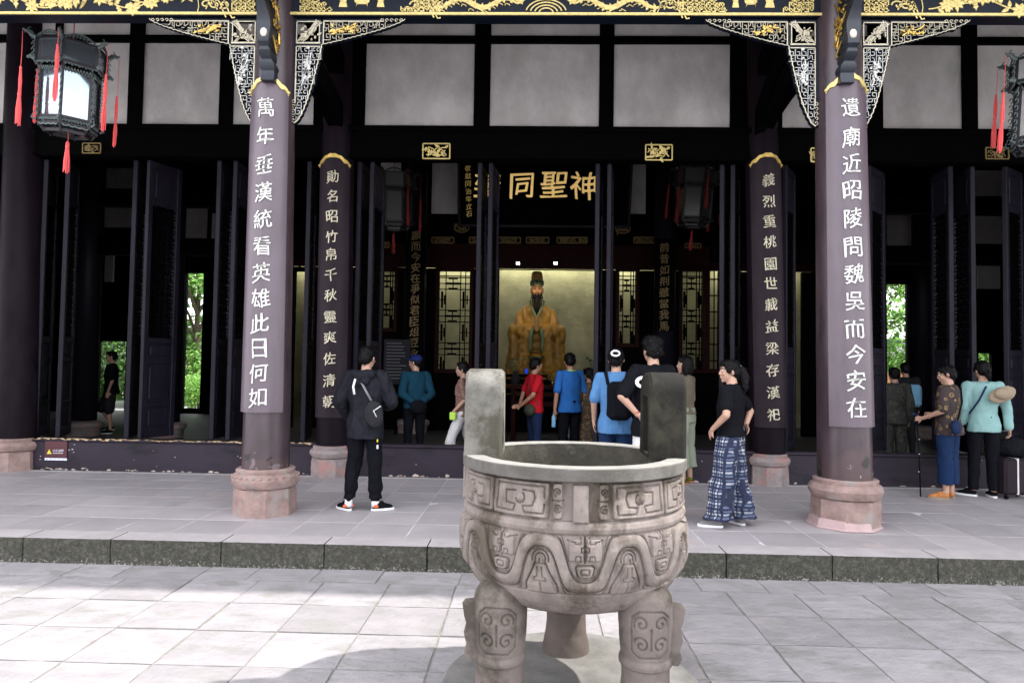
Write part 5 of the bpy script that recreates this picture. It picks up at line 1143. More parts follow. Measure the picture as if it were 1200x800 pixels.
def plaid(name):
    m = bpy.data.materials.new(name); m.use_nodes = True; t = m.node_tree; N = t.nodes; L = t.links; b = N['Principled BSDF']; b.inputs['Roughness'].default_value = .85
    tc_ = N.new('ShaderNodeTexCoord'); s_ = N.new('ShaderNodeSeparateXYZ'); L.new(tc_.outputs['Object'], s_.inputs[0])
    nn = N.new('ShaderNodeTexNoise'); nn.inputs['Scale'].default_value = 6; L.new(tc_.outputs['Object'], nn.inputs['Vector'])
    def stripes(src, per, amp=.03):
        a = N.new('ShaderNodeMath'); a.operation = 'MULTIPLY_ADD'; a.inputs[1].default_value = amp; L.new(nn.outputs['Fac'], a.inputs[0]); L.new(src, a.inputs[2])
        f = N.new('ShaderNodeMath'); f.operation = 'MULTIPLY'; f.inputs[1].default_value = 1/per; L.new(a.outputs[0], f.inputs[0]); fr_ = N.new('ShaderNodeMath'); fr_.operation = 'FRACT'; L.new(f.outputs[0], fr_.inputs[0])
        r = N.new('ShaderNodeValToRGB'); e = r.color_ramp.elements; e[0].position = 0; e[0].color = (0, 0, 0, 1); e[1].position = .14; e[1].color = (0, 0, 0, 1)
        for p_, c_ in ((.18, .75), (.34, .75), (.38, .35), (.46, .35), (.50, 1), (.66, 1), (.70, .35), (.78, .35), (.82, .75), (.94, .75), (.99, 0)): x = e.new(p_); x.color = (c_, c_, c_, 1)
        L.new(fr_.outputs[0], r.inputs[0]); return r.outputs[0]
    ad = N.new('ShaderNodeMath'); ad.operation = 'ADD'; L.new(s_.outputs['X'], ad.inputs[0]); L.new(s_.outputs['Y'], ad.inputs[1])
    h_ = stripes(s_.outputs['Z'], .105); v_ = stripes(ad.outputs[0], .12); av = N.new('ShaderNodeMath'); L.new(h_, av.inputs[0]); L.new(v_, av.inputs[1]); 
    r = N.new('ShaderNodeValToRGB'); e = r.color_ramp.elements; e[0].position = 0; e[0].color = (.008, .012, .045, 1); e[1].position = 1; e[1].color = (.46, .48, .50, 1); x = e.new(.50); x.color = (.006, .010, .030, 1); x = e.new(.74); x.color = (.060, .085, .15, 1)
    hf = N.new('ShaderNodeMath'); hf.operation = 'MULTIPLY'; hf.inputs[1].default_value = .5; L.new(av.outputs[0], hf.inputs[0]); L.new(hf.outputs[0], r.inputs[0]); L.new(r.outputs[0], b.inputs['Base Color']); MATS[name] = m
plaid('c_plaid')

def V3(*a): return Vector(a)
def hand(mb, wr, d, pn, s=1.0, curl=.5, thumb=1):
    """palm and five unequal fingers from wrist wr along d, palm facing pn"""
    d = Vector(d).normalized(); pn = Vector(pn); pn = (pn-d*pn.dot(d)).normalized(); sd = d.cross(pn)*thumb
    pc = wr+d*.045*s; M_ = Matrix((sd, d, pn)).transposed(); mb.ell(pc, (.037*s, .050*s, .015*s), 10, 7, M_); mb.cap(wr-d*.01, .024*s, wr+d*.03*s, .022*s, 8)
    for k, (off, ln) in enumerate(((.029, .066), (.010, .075), (-.010, .070), (-.028, .054))):
        p = wr+d*.083*s+sd*off*s; dd = d; segs = [.45, .32, .23]; c_ = curl*(1+.12*k); pts = [p-d*.02*s, p]
        for sg_ in segs: dd = (dd*math.cos(c_*.6)+pn*math.sin(c_*.6)).normalized(); p = p+dd*ln*sg_*s; pts.append(p.copy())
        mb.tube(pts, [.0095*s, .009*s, .0085*s, .008*s, .0062*s], 7)
    p = wr+d*.025*s+sd*.026*s; q_ = p+(sd*.8+d*.6+pn*.25).normalized()*.034*s; mb.tube([p-sd*.01*s, p, q_, q_+(d*.9+sd*.25+pn*.35).normalized()*.028*s], [.012*s, .012*s, .0095*s, .007*s], 7)
def person(label, px, py, Y, rz, H, pose=None, top=None, bot=None, shoe=('c_black', 'c_white'), hairk='short', hairm='hair', skin='skin', head=(0, 0), vox=.0085, z=None, build=1.0, hands=True, group='visitors at the temple hall', sockc=None):
    z = ST if z is None else z
    if Y is None: g0 = G(px, py, z)
    else: g0 = (P(px, 430, Y)[0], Y, z)
    t = thing('person', label, 'person', (g0[0], g0[1], z), R(rz), group); s = H/1.70; t.scale = (s, s, s)
    J = dict(hL=(.088, 0, .90), kL=(.10, -.015, .49), aL=(.105, .02, .085), hR=(-.088, 0, .90), kR=(-.10, -.015, .49), aR=(-.105, .02, .085), tL=(.13, -.10, .03), tR=(-.13, -.10, .03),
             sL=(.172, .005, 1.395), eL=(.225, .03, 1.12), wL=(.235, -.04, .88), sR=(-.172, .005, 1.395), eR=(-.225, .03, 1.12), wR=(-.235, -.04, .88), pel=(0, 0, .95), ch=(0, 0, 1.28), nk=(0, .012, 1.44), hd=(0, -.012, 1.585), dL=(0, -.15, -1), nL=(-1, 0, 0), dR=(0, -.15, -1), nR=(1, 0, 0), curl=.5)
    if pose: J.update(pose)
    J = {k: (Vector(v_) if hasattr(v_, '__len__') else v_) for k, v_ in J.items()}; B = build
    yaw, pit = R(head[0]), R(head[1]); HM = Matrix.Translation(J['hd']) @ Matrix.Rotation(yaw, 4, 'Z') @ Matrix.Rotation(pit, 4, 'X')
    hv = lambda x, y, z_: (HM @ Vector((x, y, z_)))
    m = MB(); h3 = HM.to_3x3()
    def he(c, r, n=12, k=8): m.ell(hv(*c), r, n, k, h3)
    he((0, .008, .028), (.076, .094, .092), 16, 12); he((0, -.022, -.025), (.064, .070, .080), 14, 10); he((0, -.040, -.072), (.040, .042, .034)); he((0, -.072, -.092), (.020, .016, .016))
    m.cap(hv(0, -.090, .022), .009, hv(0, -.106, -.018), .0125, 8); he((.013, -.098, -.024), (.010, .012, .008)); he((-.013, -.098, -.024), (.010, .012, .008))
    he((0, -.090, -.050), (.023, .012, .0075)); he((0, -.087, -.061), (.019, .012, .008)); he((0, -.080, .045), (.055, .018, .014)); he((.036, -.070, -.015), (.024, .020, .022)); he((-.036, -.070, -.015), (.024, .020, .022))
    for sx in (-1, 1): he((sx*.078, .012, -.002), (.010, .020, .031)); he((sx*.081, .006, .004), (.012, .012, .020))
    m.cap(J['nk']+V3(0, 0, -.03), .060*B, J['hd']+V3(0, .02, -.07), .050, 12)
    sp_ = lambda f: J['pel'].lerp(J['ch'], f)
    def torso(mb, e=0.0, hem=.80, top_=1.42, flare=0.0, rows=14):
        rs = []
        for i in range(rows+1):
            z_ = hem+(top_-hem)*i/rows; f_ = (z_-J['pel'].z)/(J['ch'].z-J['pel'].z); c = J['pel'].lerp(J['ch'], f_)
            wx = np.interp(z_, [.78, .90, 1.04, 1.22, 1.34, 1.40, 1.44], [.155, .162, .135, .155, .160, .125, .070])*B+e+flare*max(0, 1.1-z_); wy = np.interp(z_, [.78, .90, 1.04, 1.22, 1.34, 1.40, 1.44], [.110, .112, .095, .108, .098, .075, .06])*B+e*.9+flare*max(0, 1.1-z_)*.7
            c = Vector((c.x, c.y+np.interp(z_, [.9, 1.05, 1.25, 1.4], [.012, .0, -.004, .012]), z_)); ax = (J['sL']-J['sR']); a_ = math.atan2(ax.y, ax.x)*min(1, max(0, (z_-.95)/.4)); rs.append([c+V3(wx*math.copysign(abs(math.cos(q))**.85, math.cos(q))*math.cos(a_)-wy*math.sin(q)*math.sin(a_), wy*math.sin(q)*math.cos(a_)+wx*math.cos(q)*math.sin(a_), 0) for q in [math.tau*k/28 for k in range(28)]])
        mb.rings(rs)
    torso(m, -.012, .84, 1.43)
    for S_ in 'LR':
        m.cap(J['s'+S_]+V3(0, 0, -.01), .045*B, J['e'+S_], .036*B, 12); m.cap(J['e'+S_], .037*B, J['w'+S_], .0245, 12); m.cap(J['nk']+V3(0, 0, -.04), .05*B, J['s'+S_]+V3(0, 0, -.005), .042*B, 10)
        if hands: hand(m, J['w'+S_], J['d'+S_], J['n'+S_], 1.0, J['curl'], 1 if S_ == 'L' else -1)
        m.cap(J['h'+S_], .080*B, J['k'+S_], .050*B, 12); m.cap(J['k'+S_], .050*B, J['a'+S_], .034, 12); fd_ = Vector((J['t'+S_].x-J['a'+S_].x, J['t'+S_].y-J['a'+S_].y, 0)).normalized(); m.cap(J['a'+S_], .034, J['a'+S_]+fd_*.10+V3(0, 0, -.045), .026, 10)
    link('body', setm(remesh(m, vox, 3), 'body', skin), t)
    for sx in (-1, 1):
        e_ = MB(); e_.ell(hv(sx*.031, -.0815, .018), (.015, .010, .008), 10, 6, h3); e_.ell(hv(sx*.031, -.0885, .0175), (.0062, .004, .0062), 8, 5, h3); ob = link('eye', e_.mesh('eye', 'eye_white', True), t)
        ob.data.materials.append(MATS['eye_dark']); n1 = 7 * 0
        pol = ob.data.polygons; tot = len(pol); cut_ = 10*4+2; [setattr(p_, 'material_index', 1) for i_, p_ in enumerate(pol) if i_ >= cut_]
        e_ = MB(); e_.tube([hv(sx*.012, -.095, .038), hv(sx*.032, -.097, .044), hv(sx*.052, -.083, .038)], [.003, .0042, .002], 5); link('eyebrow', e_.mesh('eyebrow', hairm, True), t)
    # hair
    hm = MB(); hh = lambda c, r, n=14, k=10: hm.ell(hv(*c), r, n, k, h3)
    hh((0, .012, .058), (.083, .098, .078)); hh((0, .048, .010), (.079, .066, .082)); hh((.066, .02, .02), (.020, .050, .045)); hh((-.066, .02, .02), (.020, .050, .045)); hh((0, -.055, .088), (.062, .042, .034))
    dsp, dsc = .006, 40
    if hairk == 'curly': hh((0, .0, .09), (.085, .095, .06)); hh((0, -.05, .095), (.07, .055, .04)); dsp, dsc = .014, 34
    if hairk == 'bob':
        hh((0, .045, -.03), (.092, .068, .115)); hh((.075, .01, -.03), (.026, .055, .105)); hh((-.075, .01, -.03), (.026, .055, .105)); hh((0, -.068, .075), (.065, .030, .028))
    if hairk in ('pony', 'bun', 'low'):
        for sx in (-1, 1): hh((sx*.070, -.005, .03), (.018, .055, .045))
    if hairk == 'pony':
        hm.tube([hv(0, .095, .05), hv(.0, .135, .03), hv(.01, .150, -.06), hv(.01, .150, -.16), hv(-.005, .140, -.235)], [.028, .036, .044, .034, .010], 12); dsp = .009
    if hairk == 'bun': hh((0, .095, .05), (.05, .042, .045))
    if hairk == 'low': hm.tube([hv(0, .09, -.02), hv(0, .12, -.07), hv(0, .11, -.13)], [.04, .036, .012], 10)
    hme = setm(remesh(hm, .007, 2, dsp, dsc, px), 'hair', hairm)
    # loose strands laid over the hair mass
    nv = len(hme.vertices); co = np.empty(nv*3); hme.vertices.foreach_get('co', co); co = co.reshape(-1, 3); no = np.empty(nv*3, np.float32); hme.vertex_normals.foreach_get('vector', no); no = no.reshape(-1, 3)
    rg = np.random.default_rng(int(px)); ns = 1500 if vox < .0095 else 300; sel = rg.choice(nv, min(ns, nv), replace=False); hb = MB(); ctr = hv(0, .0, .14)
    for i_ in sel:
        p = Vector(co[i_]); n_ = Vector(no[i_]); g_ = (p-ctr); g_ = (g_-n_*g_.dot(n_)); g_ = g_.normalized() if g_.length > 1e-4 else Vector((0, 1, 0)); g_ = (g_+Vector(rg.normal(size=3))*.35*(2.2 if hairk == 'curly' else 1)).normalized(); sd_ = n_.cross(g_).normalized()*.0011
        L_ = rg.uniform(.02, .045); a_ = p-n_*.002; b_ = p+g_*L_*.5+n_*rg.uniform(.001, .006); c_ = p+g_*L_-n_*.001+n_*rg.uniform(-.002, .007); hb.add([a_-sd_, a_+sd_, b_+sd_, b_-sd_, c_], [(0, 1, 2, 3), (3, 2, 4)])
    bm = bmesh.new(); bm.from_mesh(hme); tm_ = hb.mesh('s', hairm); bm.from_mesh(tm_); bm.to_mesh(hme); bm.free(); bpy.data.meshes.remove(tm_)
    link('hair', hme, t)
    # clothes
    if top:
        m = MB(); e = top.get('e', .012); hem = top.get('hem', .86); torso(m, e, hem, 1.445, top.get('flare', .05)); m.cap(J['nk']+V3(0, .005, -.045), .074*B, J['nk']+V3(0, .004, -.022), .066*B, 14)
        for S_ in 'LR':
            sh_, el, wr = J['s'+S_], J['e'+S_], J['w'+S_]; m.cap(J['nk']+V3(0, .005, -.05), .062*B+e*.4, sh_+V3(0, 0, -.005), .052*B+e*.6, 12)
            sl_ = top.get('sleeve', 'short')
            if sl_ == 'short': m.cap(sh_, .050*B+e*.6, sh_.lerp(el, .70), .052*B+e*.5, 12)
            elif sl_ == 'long': m.cap(sh_, .052*B+e, el, .044*B+e, 12); m.cap(el, .044*B+e, el.lerp(wr, .96), .033+e*.9, 12)
            elif sl_ == 'half': m.cap(sh_, .050*B+e*.6, sh_.lerp(el, .86), .049*B+e*.5, 12)
        so_ = link('shirt', setm(remesh(m, vox, 3, top.get('wr', .006)*1.5, 13, px), 'shirt', top['m']), t)
        if top.get('label'): so_['label'] = top['label']
    if bot:
        m = MB(); ps = bot.get('r', (.098, .066, .050)); ez = bot.get('end', .09); rs = []
        for i in range(7):
            z_ = .82+.20*i/6; c = Vector((J['pel'].x, J['pel'].y+.01, z_)); a_, b_ = (.164-.03*abs(z_-.9)*4)*B, (.120-.03*abs(z_-.9)*4)*B
            rs.append([c+V3(a_*math.cos(q), b_*math.sin(q), 0) for q in [math.tau*k/24 for k in range(24)]])
        if not bot.get('dress'): m.rings(rs)
        for S_ in 'LR':
            kn, an = J['k'+S_], J['a'+S_]; f_ = max(0, min(1, (kn.z-ez)/(kn.z-an.z))); en = kn.lerp(an, f_)
            m.cap(J['h'+S_]+V3(0, 0, -.02), ps[0]*B, kn, ps[1]*B, 14); rs = [] ; n_ = 8
            d_ = (en-kn)
            for i in range(n_+1):
                f2 = i/n_; c = kn.lerp(en, f2); r_ = (ps[1]+(ps[2]-ps[1])*f2)*B; r_ *= 1+bot.get('bunch', 0)*math.sin(f2*20)*(f2**2); rs.append([c+V3(r_*math.cos(q), r_*1.08*math.sin(q), 0) for q in [math.tau*k/20 for k in range(20)]])
            m.rings(rs)
            if bot.get('cuff'): m.lathe([(.044, -.028), (.046, .0), (.044, .024)], tuple(en), 16)
        if bot.get('dress'):
            rs = []
            for i in range(8):
                z_ = ez+(.95-ez)*i/7; rr_ = .20-.05*i/7; rs.append([V3(rr_*B*math.cos(q), rr_*.8*B*math.sin(q), z_) for q in [math.tau*k/24 for k in range(24)]])
            m.rings(rs)
        link('dress' if bot.get('dress') else 'trousers', setm(remesh(m, vox, 3, bot.get('wr', .008)*1.4, 11, px+5), 'trousers', bot['m']), t)
    for S_ in 'LR':
        a, tt = J['a'+S_], J['t'+S_]; d_ = Vector((tt.x-a.x, tt.y-a.y, 0)); d_ = d_.normalized() if d_.length > 1e-3 else V3(0, -1, 0); heel = Vector((a.x, a.y, a.z-.085))-d_*.035; toe = heel+d_*.235
        if tt.z > .06: toe.z = tt.z-.03
        if sockc: m = MB(); m.lathe([(.040, -.045), (.041, .0), (.038, .055)], tuple(a), 14); link('sock', m.mesh('sock', sockc, True), t)
        m = MB(); m.cap(heel+d_*.04+V3(0, 0, .052), .043, heel+d_*.10+V3(0, 0, .055), .044, 12); m.cap(heel+d_*.09+V3(0, 0, .045), .043, toe-d_*.035+V3(0, 0, .026), .030, 12); m.ell(toe-d_*.06+V3(0, 0, .030), (.045, .045, .024), 12, 8)
        u = link('shoe', setm(remesh(m, .008, 3, cut=lambda c, zz=heel.z: c.z < zz+.010 and tt.z <= .06), 'shoe', shoe[0]), t)
        sdv = Vector((-d_.y, d_.x, 0)); out_ = []
        for k in range(24): q = math.tau*k/24; w_ = .041 if math.cos(q) < 0 else .044; out_.append(heel.lerp(toe, .5)+d_*(.128*math.cos(q))+sdv*(w_*math.copysign(abs(math.sin(q))**.75, math.sin(q))))
        m = MB(); m.rings([[p_+V3(0, 0, .001) for p_ in out_], [p_+V3(0, 0, .024) for p_ in out_]]); so2 = link('sole', m.mesh('sole', shoe[1], 40), u)
    t['_'] = 0; del t['_']
    return t, J, HM
def att(t, name, mb, mat, sm=True, vox=None, disp=0): 
    me = setm(remesh(mb, vox, 2, disp), name, mat) if vox else mb.mesh(name, mat, sm); return link(name, me, t)
def strapring(mb, a, b, c0, w=.012, n=10, off=.0):
    mb.tube([a, a.lerp(b, .5)+c0, b], w, 8, flat=.4)

# man in black jacket, looking up at the hall
t, J, HM = person('man in black hooded jacket and joggers standing left of the censer, seen from behind', 426, 598, None, 172, 1.70,
    dict(aL=(.155, .03, .085), tL=(.29, -.06, .03), kL=(.125, -.02, .49), aR=(-.115, -.03, .085), tR=(-.25, -.13, .03), kR=(-.105, -.02, .49), eL=(.285, .03, 1.14), wL=(.235, -.10, .98), eR=(-.275, -.02, 1.14), wR=(-.15, -.18, 1.10), dR=(.8, -.5, .2), nR=(0, .3, -1), dL=(-.4, -.3, -1), hd=(0, -.0, 1.590), curl=.6),
    dict(m='c_jacket', sleeve='long', e=.032, hem=.76, flare=.02, wr=.010), dict(m='c_black', r=(.100, .078, .060), end=.13, cuff=True, bunch=.12, wr=.012), ('c_black', 'c_white'), 'short', head=(-8, 8), sockc='c_white', vox=.008)
m = MB(); m.tube([(-.10, .02, 1.44), (-.09, .10, 1.43), (0, .135, 1.41), (.09, .10, 1.43), (.10, .02, 1.44)], [.035, .052, .062, .052, .035], 12); m.ell((0, .135, 1.37), (.095, .045, .07), 12, 8); att(t, 'hood', m, 'c_jacket', vox=.009, disp=.008)
m = MB(); m.tube([(.06, .10, 1.43), (.0, .16, 1.36), (-.06, .165, 1.26), (-.12, .160, 1.16)], .014, 8, flat=.45); att(t, 'strap', m, 'c_grey')
m = MB(); m.tube([(.055, .17, 1.38), (.075, .175, 1.30), (.06, .175, 1.22)], .012, 8, flat=.4); att(t, 'strap_end', m, 'c_white')
m = MB(); m.ell((-.15, .165, 1.03), (.105, .055, .13), 14, 10); m.ell((-.17, .175, .98), (.09, .05, .10), 14, 10); att(t, 'sling_bag', m, 'c_darkgrey', vox=.010, disp=.004)
m = MB(); m.tube([(-.24, .205, 1.11), (-.17, .222, 1.06), (-.20, .215, 1.0)], .005, 6); att(t, 'zip', m, 'c_white')
for S_ in 'LR':
    a = J['a'+S_]; d_ = (J['t'+S_]-a); d_.z = 0; d_.normalize(); m = MB(); 
    for sd in (-1, 1): m.ell(a+V3(0, 0, -.035)+d_*.0+Vector((-d_.y, d_.x, 0))*.040*sd, (.028, .028, .018), 8, 6)
    att(t, 'shoe_trim', m, 'c_orange')
m = MB(); m.box(-.172, -.160, .06, .085, .66, .70); att(t, 'logo_patch', m, 'c_white', False); m = MB(); m.box(-.170, -.160, .07, .085, .73, .76); att(t, 'logo_patch', m, 'sign_yellow', False)

# woman in plaid trousers
t, J, HM = person('woman in black tee and blue plaid trousers, hands on hips', 856, 616, None, -122, 1.62,
    dict(hL=(.09, 0, .90), kL=(.12, -.04, .49), aL=(.14, -.08, .085), tL=(.18, -.22, .03), kR=(-.10, .03, .49), aR=(-.12, .08, .085), tR=(-.20, -.04, .03), eL=(.335, .05, 1.16), wL=(.235, -.12, 1.0), dL=(-.6, -.5, -.7), nL=(-.5, .6, 0), eR=(-.34, .11, 1.17), wR=(-.205, .10, 1.03), dR=(.6, .35, -.5), nR=(.6, -.6, 0), curl=.3),
    dict(m='c_black_tee', sleeve='short', e=.024, hem=.93, flare=.02, wr=.006), dict(m='c_plaid', r=(.112, .108, .122), end=.06, bunch=.10, wr=.016), ('c_grey', 'c_white'), 'pony', head=(30, 0), build=1.06, vox=.008)
m = MB(); m.ell(HM @ V3(0, .105, .055), (.020, .016, .020), 8, 6); att(t, 'hair_tie', m, 'c_white')

# group in front of the doorway behind the right ear of the censer
t, J, HM = person('tall man in black tee with white ring print, partly behind the censer right ear', 765, 600, 6.95, 196, 1.83,
    dict(eL=(.36, .10, 1.17), wL=(.20, .12, 1.0), dL=(-.95, .05, -.25), nL=(0, 1, -.1), eR=(-.27, .0, 1.12), wR=(-.2, -.15, .98), curl=.35),
    dict(m='c_black_tee', sleeve='half', e=.030, hem=.80, flare=.03, wr=.008), dict(m='c_cream', r=(.10, .085, .08), end=.10), ('c_white', 'c_white'), 'curly', vox=.009, build=1.05)
rgp = [(.145+.055*math.cos(k*math.tau/20)*.9, 1.30+.055*math.sin(k*math.tau/20)*.75) for k in range(21)]
m = MB(); strip(m, rgp, .028, 0, .003); m.v = [(x, .158-y_*0-.35*(x-.03)**2, z_) if False else (x+.03, .178-1.2*(x)**2+.006*(1 if y_ < 0 else 0), z_) for x, y_, z_ in m.v]; att(t, 'ring_print', m, 'c_white', False)
m = MB(); m.lathe([(.029, 0), (.029, .008)], tuple(J['wL'].lerp(J['eL'], .12)), 12); att(t, 'bracelet', m, 'c_red')
t, J, HM = person('woman in light blue shirt with black backpack and white hair clip, near the doorway', 722, 600, 7.6, 176, 1.74,
    dict(eL=(.235, .02, 1.13), wL=(.23, -.08, .93), eR=(-.235, .0, 1.13), wR=(-.1, -.2, 1.1)), dict(m='c_ltblue', sleeve='half', e=.022, hem=.80), dict(m='c_jeans', r=(.10, .075, .065), end=.09), hairk='bun', head=(-6, 0), vox=.009)
m = MB(); m.bbox(-.165, .105, .13, .27, .95, 1.36, .05); m.bbox(-.13, .07, .25, .32, .97, 1.16, .03); att(t, 'backpack', m, 'c_black', vox=.012, disp=.006)
for sx in (-1, 1): m = MB(); m.tube([(sx*.10-.01, .14, 1.32), (sx*.115, .08, 1.455), (sx*.12, -.04, 1.42), (sx*.13, -.10, 1.25)], .018, 8, flat=.4); att(t, 'shoulder_strap', m, 'c_black')
m = MB(); q0 = HM @ V3(0, .135, .07); m.tube([q0+V3(.045*math.cos(k*math.tau/10), .01*math.sin(k), .028*math.sin(k*math.tau/10)) for k in range(11)], .011, 8); att(t, 'hair_clip', m, 'c_white')
t, J, HM = person('woman with black bob in olive tank top and sage trousers stepping over the threshold', 803, 566, None, -128, 1.70,
    dict(eL=(.22, .05, 1.12), wL=(.20, -.05, .90), eR=(-.22, .0, 1.12), wR=(-.2, -.15, .95)), dict(m='c_olive', sleeve='none', e=.006, hem=.93, wr=.003), dict(m='c_sage', r=(.10, .09, .10), end=.22), ('c_green', 'c_tan'), 'bob', head=(22, 0), vox=.009)

# visitors inside
person('man in teal top and blue cap, hands behind his back, inside the hall', 487, 500, 10.3, -150, 1.68,
    dict(eL=(.24, .08, 1.12), wL=(.06, .17, .98), dL=(-1, .1, -.1), nL=(0, 1, 0), eR=(-.24, .08, 1.12), wR=(-.06, .18, 1.0), dR=(1, .1, -.1), nR=(0, 1, 0)), dict(m='c_teal', sleeve='long', e=.018, hem=.90), dict(m='c_black', end=.09), head=(40, 5), vox=.011)
t = [o for o in bpy.data.objects if o.get('label', '').startswith('man in teal')][0]
cpM = Matrix.Translation((0, -.012, 1.585)) @ Matrix.Rotation(R(40), 4, 'Z'); m = MB(); m.ell((0, .01, .06), (.092, .108, .075), 14, 10); m.ell((0, -.12, .06), (.065, .06, .012), 12, 6); m.xf(cpM); att(t, 'cap', m, 'c_capblue', vox=.010)
m = MB(); m.ell((.02, .21, .93), (.14, .05, .11), 12, 8); m.tube([(.14, .16, .95), (.16, .1, 1.2), (.10, .05, 1.44)], .01, 6); att(t, 'waist_bag', m, 'c_black', vox=.012)
t, J, HM = person('woman in brown print blouse and pale trousers walking left, half hidden by the left ear', 543, 500, 10.2, -95, 1.58,
    dict(kL=(.10, -.16, .50), aL=(.10, -.22, .10), tL=(.11, -.38, .05), kR=(-.10, .08, .50), aR=(-.10, .30, .13), tR=(-.11, .20, .03), eL=(.22, .08, 1.12), wL=(.22, -.10, .93)), dict(m='c_brownprint', sleeve='half', e=.016, hem=.84), dict(m='c_cream', r=(.10, .08, .085), end=.10), hairk='low', skin='skin', vox=.011)
m = MB(); m.bbox(.20, .26, -.16, -.06, .80, .92, .01); att(t, 'green_packet', m, 'c_lime', False)
t, J, HM = person('man in red T-shirt with olive waist bag and hands clasped behind him, below the statue', 627, 500, 10.5, 112, 1.66,
    dict(eL=(.24, .10, 1.14), wL=(.07, .22, .98), dL=(-.9, .5, -.2), nL=(0, 1, 0), eR=(-.25, .13, 1.14), wR=(-.07, .26, .97), dR=(.8, .6, -.2), nR=(0, 1, 0)), dict(m='c_red', sleeve='short', e=.022, hem=.86), dict(m='c_navy', end=.09), skin='skin_tan', head=(10, 4), vox=.010)
m = MB(); m.ell((-.10, .12, .90), (.13, .09, .10), 12, 8); m.tube([(-.17, .0, .98), (-.1, .14, 1.2), (.12, .06, 1.42)], .011, 6); att(t, 'waist_bag', m, 'c_bagolive', vox=.011)
t, J, HM = person('man in bright blue polo with lime collar trim holding a bottle, below the statue', 668, 500, 10.4, -152, 1.74,
    dict(eL=(.24, .03, 1.12), wL=(.25, .0, .88), eR=(-.24, .02, 1.12), wR=(-.23, -.02, .88)), dict(m='c_blue', sleeve='half', e=.020, hem=.84), dict(m='c_black', end=.09), skin='skin_tan', head=(-14, 4), vox=.010)
m = MB(); m.tube([(.075*math.cos(k*math.tau/14), .015+.07*math.sin(k*math.tau/14), 1.452) for k in range(15)], .009, 6); att(t, 'collar_trim', m, 'c_lime')
m = MB(); m.lathe([(.028, -.18), (.03, -.16), (.03, -.03), (.014, 0), (.014, .02)], (.25, -.03, .80), 12); att(t, 'bottle', m, 'c_skyshirt')
t, J, HM = person('woman in brown floral dress carrying a white cloth, left of the door leaf', 690, 500, 10.6, -140, 1.52, dict(eL=(.24, .0, 1.12), wL=(.22, -.16, 1.05)), dict(m='c_floraldress', sleeve='half', e=.02, hem=.84), dict(m='c_floraldress', r=(.1, .1, .1), end=.42, dress=True), hairk='low', vox=.011)
m = MB(); m.tube([(.22, -.22, 1.10), (.24, -.24, .95), (.23, -.20, .72), (.27, -.22, .50)], [.03, .05, .07, .04], 10, flat=.5); m.tube([(.22, -.22, 1.10), (.30, -.2, .9), (.33, -.2, .75)], [.02, .04, .02], 8); att(t, 'white_cloth', m, 'c_white', vox=.012, disp=.02)
person('dark figure with bent knee standing at the low left rear opening', 131, 490, 14.2, -60, 1.72, dict(kR=(-.12, -.16, .52), aR=(-.12, .05, .14)), dict(m='c_black', sleeve='half', e=.03, hem=.82), dict(m='c_darkgrey', r=(.11, .10, .09), end=.55), vox=.013, hands=True)
person('man in dark camouflage clothes inside the right doorway', 1048, 500, 10.6, 175, 1.60, None, dict(m='c_camo', sleeve='long', e=.03, hem=.80), dict(m='c_camo', r=(.1, .09, .08), end=.09), vox=.012)
t, J, HM = person('visitor with light blue backpack inside the right doorway', 1061, 500, 12.5, 175, 1.70, None, dict(m='c_darkgrey', sleeve='long', e=.02, hem=.82), dict(m='c_darkgrey', end=.09), vox=.013)
m = MB(); m.bbox(-.18, .08, .12, .27, .93, 1.33, .05); att(t, 'backpack', m, 'c_skyshirt', vox=.014)

# elderly woman with a walking stick, woman with a suitcase
t, J, HM = person('older woman in brown floral blouse and blue trousers holding a walking stick, at the right', 1112, 584, None, -140, 1.62,
    dict(eL=(.25, .02, 1.13), wL=(.17, -.24, 1.02), dL=(-.1, -.9, -.1), nL=(-1, 0, -.2), eR=(-.23, .0, 1.12), wR=(-.13, -.22, 1.06), dR=(.5, -.7, 0), aL=(.09, .0, .085), aR=(-.09, .0, .085), kL=(.09, -.01, .5), kR=(-.09, -.01, .5), curl=1.1), dict(m='c_floral', sleeve='half', e=.026, hem=.82, wr=.008), dict(m='c_jeans', r=(.105, .082, .080), end=.19), ('c_tan', 'c_beige'), 'short', head=(20, 12), skin='skin', build=1.05, vox=.009)
m = MB(); m.tube([(-.14, .10, 1.42), (.0, .16, 1.25), (.16, .16, 1.02)], .010, 6); att(t, 'bag_strap', m, 'c_black')
m = MB(); m.ell((.19, .15, .93), (.085, .06, .10), 12, 8); att(t, 'shoulder_bag', m, 'c_navy', vox=.010, disp=.004)
hw_ = t.matrix_basis @ (J['wL']+V3(-.01, -.09, .01)) if False else (Matrix.Translation(t.location) @ Matrix.Rotation(t.rotation_euler.z, 4, 'Z') @ Matrix.Scale(t.scale.x, 4)) @ (J['wL']+V3(-.015, -.075, -.005))
stk = thing('walking_stick', 'thin black walking stick held by the older woman', 'stick', (hw_.x+.03, hw_.y-.02, ST)); m = MB(); m.tube([(-.03, .02, hw_.z-ST+.01), (-.01, .01, .5), (0, 0, .0)], [.009, .0085, .008], 8); link('shaft', m.mesh('shaft', 'c_black', True), stk)
m = MB(); m.tube([(-.03, .02, hw_.z-ST), (-.03, .02, hw_.z-ST+.04), (-.07, .0, hw_.z-ST+.055), (-.11, -.02, hw_.z-ST+.045)], .012, 8); link('handle', m.mesh('handle', 'c_navy', True), stk)
for zz in (.30, .52, .70): m = MB(); m.lathe([(.0100, 0), (.0100, .007)], (-.01, .01, zz), 8); link('ring', m.mesh('ring', 'c_white'), stk)
